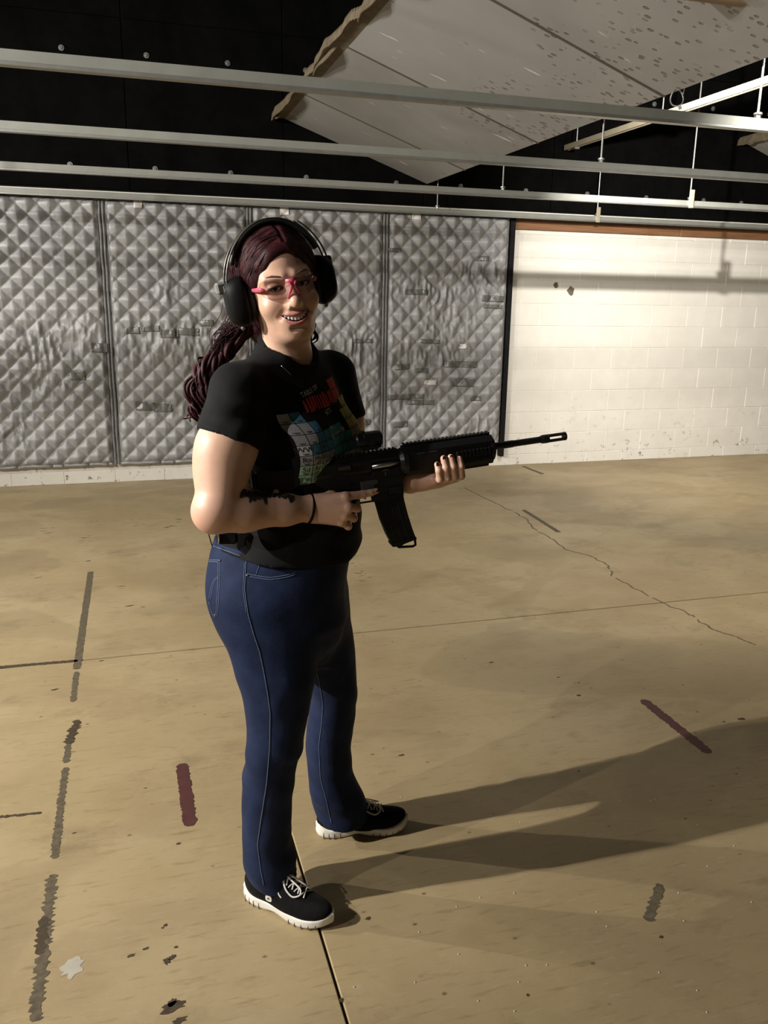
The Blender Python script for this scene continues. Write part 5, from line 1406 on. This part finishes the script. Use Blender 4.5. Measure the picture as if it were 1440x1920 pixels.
# ---------------------------------------------------------------- safety glasses
gl = empty('safety_glasses'); place(gl)
tag(gl, 'clear safety glasses with a pink nose bridge and pink arms', 'glasses')
def lens_y(x): return 0.1085 - 9.5 * x * x
for s in (1, -1):
    V, Fc = [(s * 0.0345, lens_y(0.0345), -0.003)], []
    n, rings = 32, 8
    for r_ in range(1, rings + 1):
        for k in range(n):
            t = 2 * math.pi * k / n; c_, s_ = math.cos(t), math.sin(t); q = r_ / rings
            x = 0.0345 + q * 0.0300 * math.copysign(abs(c_) ** 0.75, c_); z = -0.003 + q * 0.0215 * math.copysign(abs(s_) ** 0.8, s_) + q * 0.004 * c_
            V.append((s * x, lens_y(x) - 0.004 * ((z + .003) / .022) ** 2, z))
    for k in range(n): Fc.append((0, 1 + k, 1 + (k + 1) % n))
    for r_ in range(rings - 1):
        for k in range(n): Fc.append((1 + r_ * n + k, 1 + (r_ + 1) * n + k, 1 + (r_ + 1) * n + (k + 1) % n, 1 + r_ * n + (k + 1) % n))
    o = MB().add(V, Fc).build('lens', M_LENS, gl, True); md = o.modifiers.new('t', 'SOLIDIFY'); md.thickness = 0.0014
    rim = [V[1 + (rings - 1) * n + k] for k in range(n)] + [V[1 + (rings - 1) * n]]
    MB().tube(rim, 0.0009, 6, False).build('lens_edge', M_LENS, gl, True)
    MB().tube([(s * 0.0565, lens_y(0.0565) + 0.001, 0.0), (s * 0.0640, lens_y(0.0640) - 0.001, 0.001), (s * 0.0705, 0.052, 0.001), (s * 0.0735, 0.036, 0.001), (s * 0.076, 0.012, 0.001)], [0.0012, 0.0026, 0.0024, 0.0019, 0.0016], 10, True, 2.1).build('temple_arm', M_PINK, gl, True)
    MB().tube([(s * 0.014, lens_y(0.014) + 0.0015, 0.0135), (s * 0.006, 0.1115, 0.006), (s * 0.003, 0.1120, -0.001), (s * 0.0075, 0.1105, -0.010), (s * 0.0125, 0.1050, -0.021), (s * 0.0135, 0.1010, -0.0265)], [0.0020, 0.0034, 0.0034, 0.0026, 0.0024, 0.0018], 10).build('nose_bridge', M_PINK, gl, True)
mb = MB(); mb.prism([(-0.014, 0.0150), (0.014, 0.0150), (0.005, 0.000), (-0.005, 0.000)], 0.1085, 0.1125); mb.build('bridge_plate', M_PINK, gl, True)

# ---------------------------------------------------------------- rifle, held
gun = empty('rifle')
Mx = Matrix.Identity(4)
for i in range(3):
    Mx[i][0], Mx[i][1], Mx[i][2], Mx[i][3] = RD[i], RN[i], RU[i], RP0[i]
gun.matrix_world = Matrix.Translation(Vector(ROOT)) @ Matrix.Rotation(-AZ, 4, 'Z') @ Mx
tag(gun, 'black carbine rifle with a curved magazine, red dot sight and railed handguard', 'rifle')
def xt(x0, x1, r, z=0.006, y=0.0, n=18): return MB().tube([(x0, y, z), (x1, y, z)], r, n)
mb = xt(0.20, 0.33, 0.0088); mb.tube([(0.33, 0, 0.006), (0.412, 0, 0.006)], 0.0080, 18); mb.build('barrel', M_GUN, gun, False)
fh = MB(); fh.tube([(0.404, 0, 0.006), (0.410, 0, 0.006), (0.424, 0, 0.006)], [0.0092, 0.0108, 0.0108], 20); 
flash = fh.build('flash_hider', M_GUN, gun)
for k in range(4):
    a = 2 * math.pi * (k + 0.5) / 4 - 0.27
    m = Matrix.Translation((0, 0, 0.006)) @ Matrix.Rotation(a, 4, 'X')
    MB().box((0.420, -0.0044, 0.0070), (0.470, 0.0044, 0.0112), 0.0014, m).build('prong', M_GUN, flash)
MB().tube([(0.4665, 0, 0.006), (0.4715, 0, 0.006)], 0.0105, 20).build('muzzle_crown', M_GUN, flash)
MB().tube([(0.4712, 0, 0.006), (0.4722, 0, 0.006)], 0.0045, 14).build('bore', M_BORE, flash)
# handguard
hg = MB(); o8 = [(-0.016, -0.030), (0.016, -0.030), (0.025, -0.018), (0.025, 0.026), (0.016, 0.038), (-0.016, 0.038), (-0.025, 0.026), (-0.025, -0.018)]
hg.add([(x, a, b) for x in (0.048, 0.268) for a, b in o8], [tuple(range(8)), tuple(range(8, 16))] + [(i, (i + 1) % 8, 8 + (i + 1) % 8, 8 + i) for i in range(8)])
hand_g = hg.build('handguard', M_GUNP, gun)
def picatinny(x0, x1, pos, axis, par, w=0.0105, pitch=0.0100):
    b = MB(); 
    def bx(a0, a1, h0, h1, ww):
        if axis == 'T': b.box((a0, -ww, pos + h0), (a1, ww, pos + h1), 0.0006)
        elif axis == 'B': b.box((a0, -ww, pos - h1), (a1, ww, pos - h0), 0.0006)
        elif axis == 'R': b.box((a0, -pos - h1, 0.005 - ww), (a1, -pos - h0, 0.005 + ww), 0.0006)
        else: b.box((a0, pos + h0, 0.005 - ww), (a1, pos + h1, 0.005 + ww), 0.0006)
    bx(x0, x1, -0.002, 0.0035, w * 0.75)
    x = x0
    while x < x1 - 0.004: bx(x, x + pitch * 0.52, 0.003, 0.0072, w); x += pitch
    return b.build('accessory_rail', M_GUN, par)
picatinny(0.050, 0.266, 0.038, 'T', hand_g); picatinny(0.180, 0.258, 0.036, 'B', hand_g, 0.014); MB().box((0.178, -0.0100, -0.037), (0.260, 0.0100, -0.028), 0.001).build('rail_base', M_GUN, hand_g); picatinny(0.172, 0.262, 0.025, 'R', hand_g, 0.009); picatinny(0.062, 0.262, 0.025, 'L', hand_g, 0.009)
for x in (0.075, 0.105): MB().box((x, -0.0262, 0.020), (x + 0.019, -0.0248, 0.0225), 0.0004).build('vent_highlight', M_GUNW, hand_g)  # pale raised bars paint the highlights along the handguard vents
xt(0.262, 0.272, 0.0305, 0.004, 0, 20).build('front_cap', M_GUN, hand_g)
mb = MB(); mb.tube([(0.034, 0, 0.004), (0.042, 0, 0.004), (0.052, 0, 0.004)], [0.024, 0.031, 0.034], 24); mb.build('delta_ring', M_GUN, gun)
# receivers
up_ = MB(); pr = [(-0.012, -0.012), (0.012, -0.012), (0.0165, -0.002), (0.0165, 0.020), (0.010, 0.031), (-0.010, 0.031), (-0.0165, 0.020), (-0.0165, -0.002)]
up_.add([(x, a, b) for x in (-0.165, 0.036) for a, b in pr], [tuple(range(8)), tuple(range(8, 16))] + [(i, (i + 1) % 8, 8 + (i + 1) % 8, 8 + i) for i in range(8)])
upper_r = up_.build('upper_receiver', M_GUN, gun)
picatinny(-0.155, 0.036, 0.031, 'T', upper_r)
MB().tube([(-0.112, -0.014, 0.010), (-0.085, -0.0255, 0.012)], 0.0075, 12).build('forward_assist', M_GUN, upper_r)
MB().box((-0.178, -0.020, 0.020), (-0.158, 0.020, 0.030), 0.003).build('charging_handle', M_GUN, upper_r)
MB().box((-0.036, -0.0180, -0.0045), (0.037, -0.0160, 0.0125), 0.0008).build('ejection_port', M_BORE, upper_r)
MB().tube([(-0.034, -0.0145, 0.003), (0.012, -0.0145, 0.004), (0.016, -0.0148, 0.0042), (0.035, -0.0140, 0.0045)], [0.0066, 0.0066, 0.0052, 0.0048], 16).build('bolt_carrier', M_BOLTC, upper_r, True)
dc = MB().box((-0.036, -0.0205, -0.0225), (0.030, -0.0172, -0.0065), 0.001).build('dust_cover', M_GUNP, upper_r)
MB().box((-0.010, -0.0218, -0.0085), (0.004, -0.0200, -0.0065), 0.0004).build('cover_latch', M_BOLTC, dc)
MB().box((-0.005, -0.0218, -0.0200), (-0.003, -0.0200, -0.0120), 0.0004).build('cover_latch', M_BOLTC, dc)
lw = MB(); lw.prism([(-0.165, -0.004), (0.036, -0.004), (0.040, -0.030), (0.0385, -0.076), (-0.034, -0.083), (-0.037, -0.066), (-0.050, -0.052), (-0.110, -0.044), (-0.150, -0.032), (-0.168, -0.020)], -0.0135, 0.0135)
lower_r = lw.build('lower_receiver', M_GUN, gun)
MB().box((-0.064, -0.0152, -0.060), (-0.022, -0.0128, -0.028), 0.001).build('side_plate', M_GUNW, lower_r)
MB().tube([(-0.027, -0.013, -0.044), (-0.027, -0.0185, -0.044)], 0.0062, 14).build('magazine_release', M_GUN, lower_r)
MB().tube([(-0.095, -0.012, -0.026), (-0.095, -0.0175, -0.026)], 0.0055, 12).build('selector', M_GUN, lower_r)
MB().box((0.0, -0.0150, -0.072), (0.0375, -0.0130, -0.050), 0.002).build('magwell_lip', M_GUN, lower_r)
MB().box((-0.070, -0.0035, -0.0835), (-0.032, 0.0035, -0.0805), 0.0005).build('trigger_guard', M_GUN, gun)
MB().tube([(-0.058, 0, -0.052), (-0.060, 0, -0.062), (-0.056, 0, -0.070), (-0.051, 0, -0.074)], [0.003, 0.0028, 0.0024, 0.0018], 8).build('trigger', M_GUN, gun, True)
gp = MB(); gp.prism([(-0.074, -0.046), (-0.112, -0.040), (-0.116, -0.062), (-0.138, -0.128), (-0.104, -0.134), (-0.083, -0.084)], -0.0135, 0.0135); gp.build('pistol_grip', M_GUNP, gun)
# magazine
fr = [(0.0365, -0.060), (0.0395, -0.090), (0.0455, -0.125), (0.0535, -0.160), (0.0605, -0.186)]; bk = [(-0.0300, -0.064), (-0.0275, -0.092), (-0.0205, -0.130), (-0.0095, -0.168), (0.0005, -0.192)]
mg = MB(); mg.prism(fr + bk[::-1], -0.0112, 0.0112); mag = mg.build('magazine', M_GUNP, gun)
for q in (0.25, 0.5, 0.75):
    P = [(f_[0] * q + b_[0] * (1 - q), -0.0112, f_[1] * q + b_[1] * (1 - q)) for f_, b_ in zip(fr, bk)]; MB().tube(P[1:], 0.0016, 6).build('magazine_rib', M_GUNP, mag)
bp_ = MB(); bp_.prism([(0.061, -0.184), (-0.003, -0.190), (0.001, -0.199), (0.022, -0.2005), (0.030, -0.1965), (0.052, -0.192), (0.0625, -0.190)], -0.0135, 0.0135); bp_.build('base_plate', M_GUNP, mag)
MB().tube([(0.058, 0, -0.188), (0.062, 0, -0.198), (0.062, 0, -0.208), (0.055, 0, -0.2105), (0.020, 0, -0.2065), (0.014, 0, -0.200)], 0.0033, 8).build('pull_loop', M_GUNP, mag, True)
# stock
xt(-0.30, -0.160, 0.0145, 0.008).build('buffer_tube', M_GUN, gun, False)
sk = MB(); sk.prism([(-0.200, 0.024), (-0.298, 0.026), (-0.304, -0.060), (-0.296, -0.098), (-0.282, -0.098), (-0.262, -0.040), (-0.205, -0.012)], -0.018, 0.018); sk.build('stock', M_GUNP, gun)
MB().box((-0.311, -0.019, -0.098), (-0.302, 0.019, 0.026), 0.003).build('butt_pad', M_CUSH, gun)
MB().tube([(-0.262, -0.019, -0.02), (-0.262, -0.024, -0.02)], 0.007, 12).build('sling_swivel', M_BOLTC, gun)
# red dot sight
op = MB(); op.box((-0.060, -0.017, 0.046), (-0.006, 0.017, 0.054), 0.002); op.box((-0.052, -0.013, 0.042), (-0.012, 0.013, 0.050), 0.002); op.build('sight_mount', M_GUN, gun)
sg = MB(); sg.tube([(-0.064, 0, 0.0655), (-0.060, 0, 0.0655), (-0.006, 0, 0.0655), (-0.002, 0, 0.0655)], [0.0150, 0.0175, 0.0175, 0.0160], 20); sg.box((-0.048, -0.0172, 0.054), (-0.004, 0.0172, 0.0815), 0.003); sight = sg.build('red_dot_sight', M_GUN, gun)
MB().tube([(-0.046, 0, 0.078), (-0.046, 0, 0.0865)], 0.0062, 12).build('turret_cap', M_GUN, sight)
MB().tube([(-0.030, -0.017, 0.062), (-0.030, -0.024, 0.062)], 0.0085, 14).build('brightness_knob', M_GUN, sight)
MB().tube([(-0.0022, 0, 0.0655), (-0.0010, 0, 0.0655)], 0.0135, 18).build('lens', M_BORE, sight)
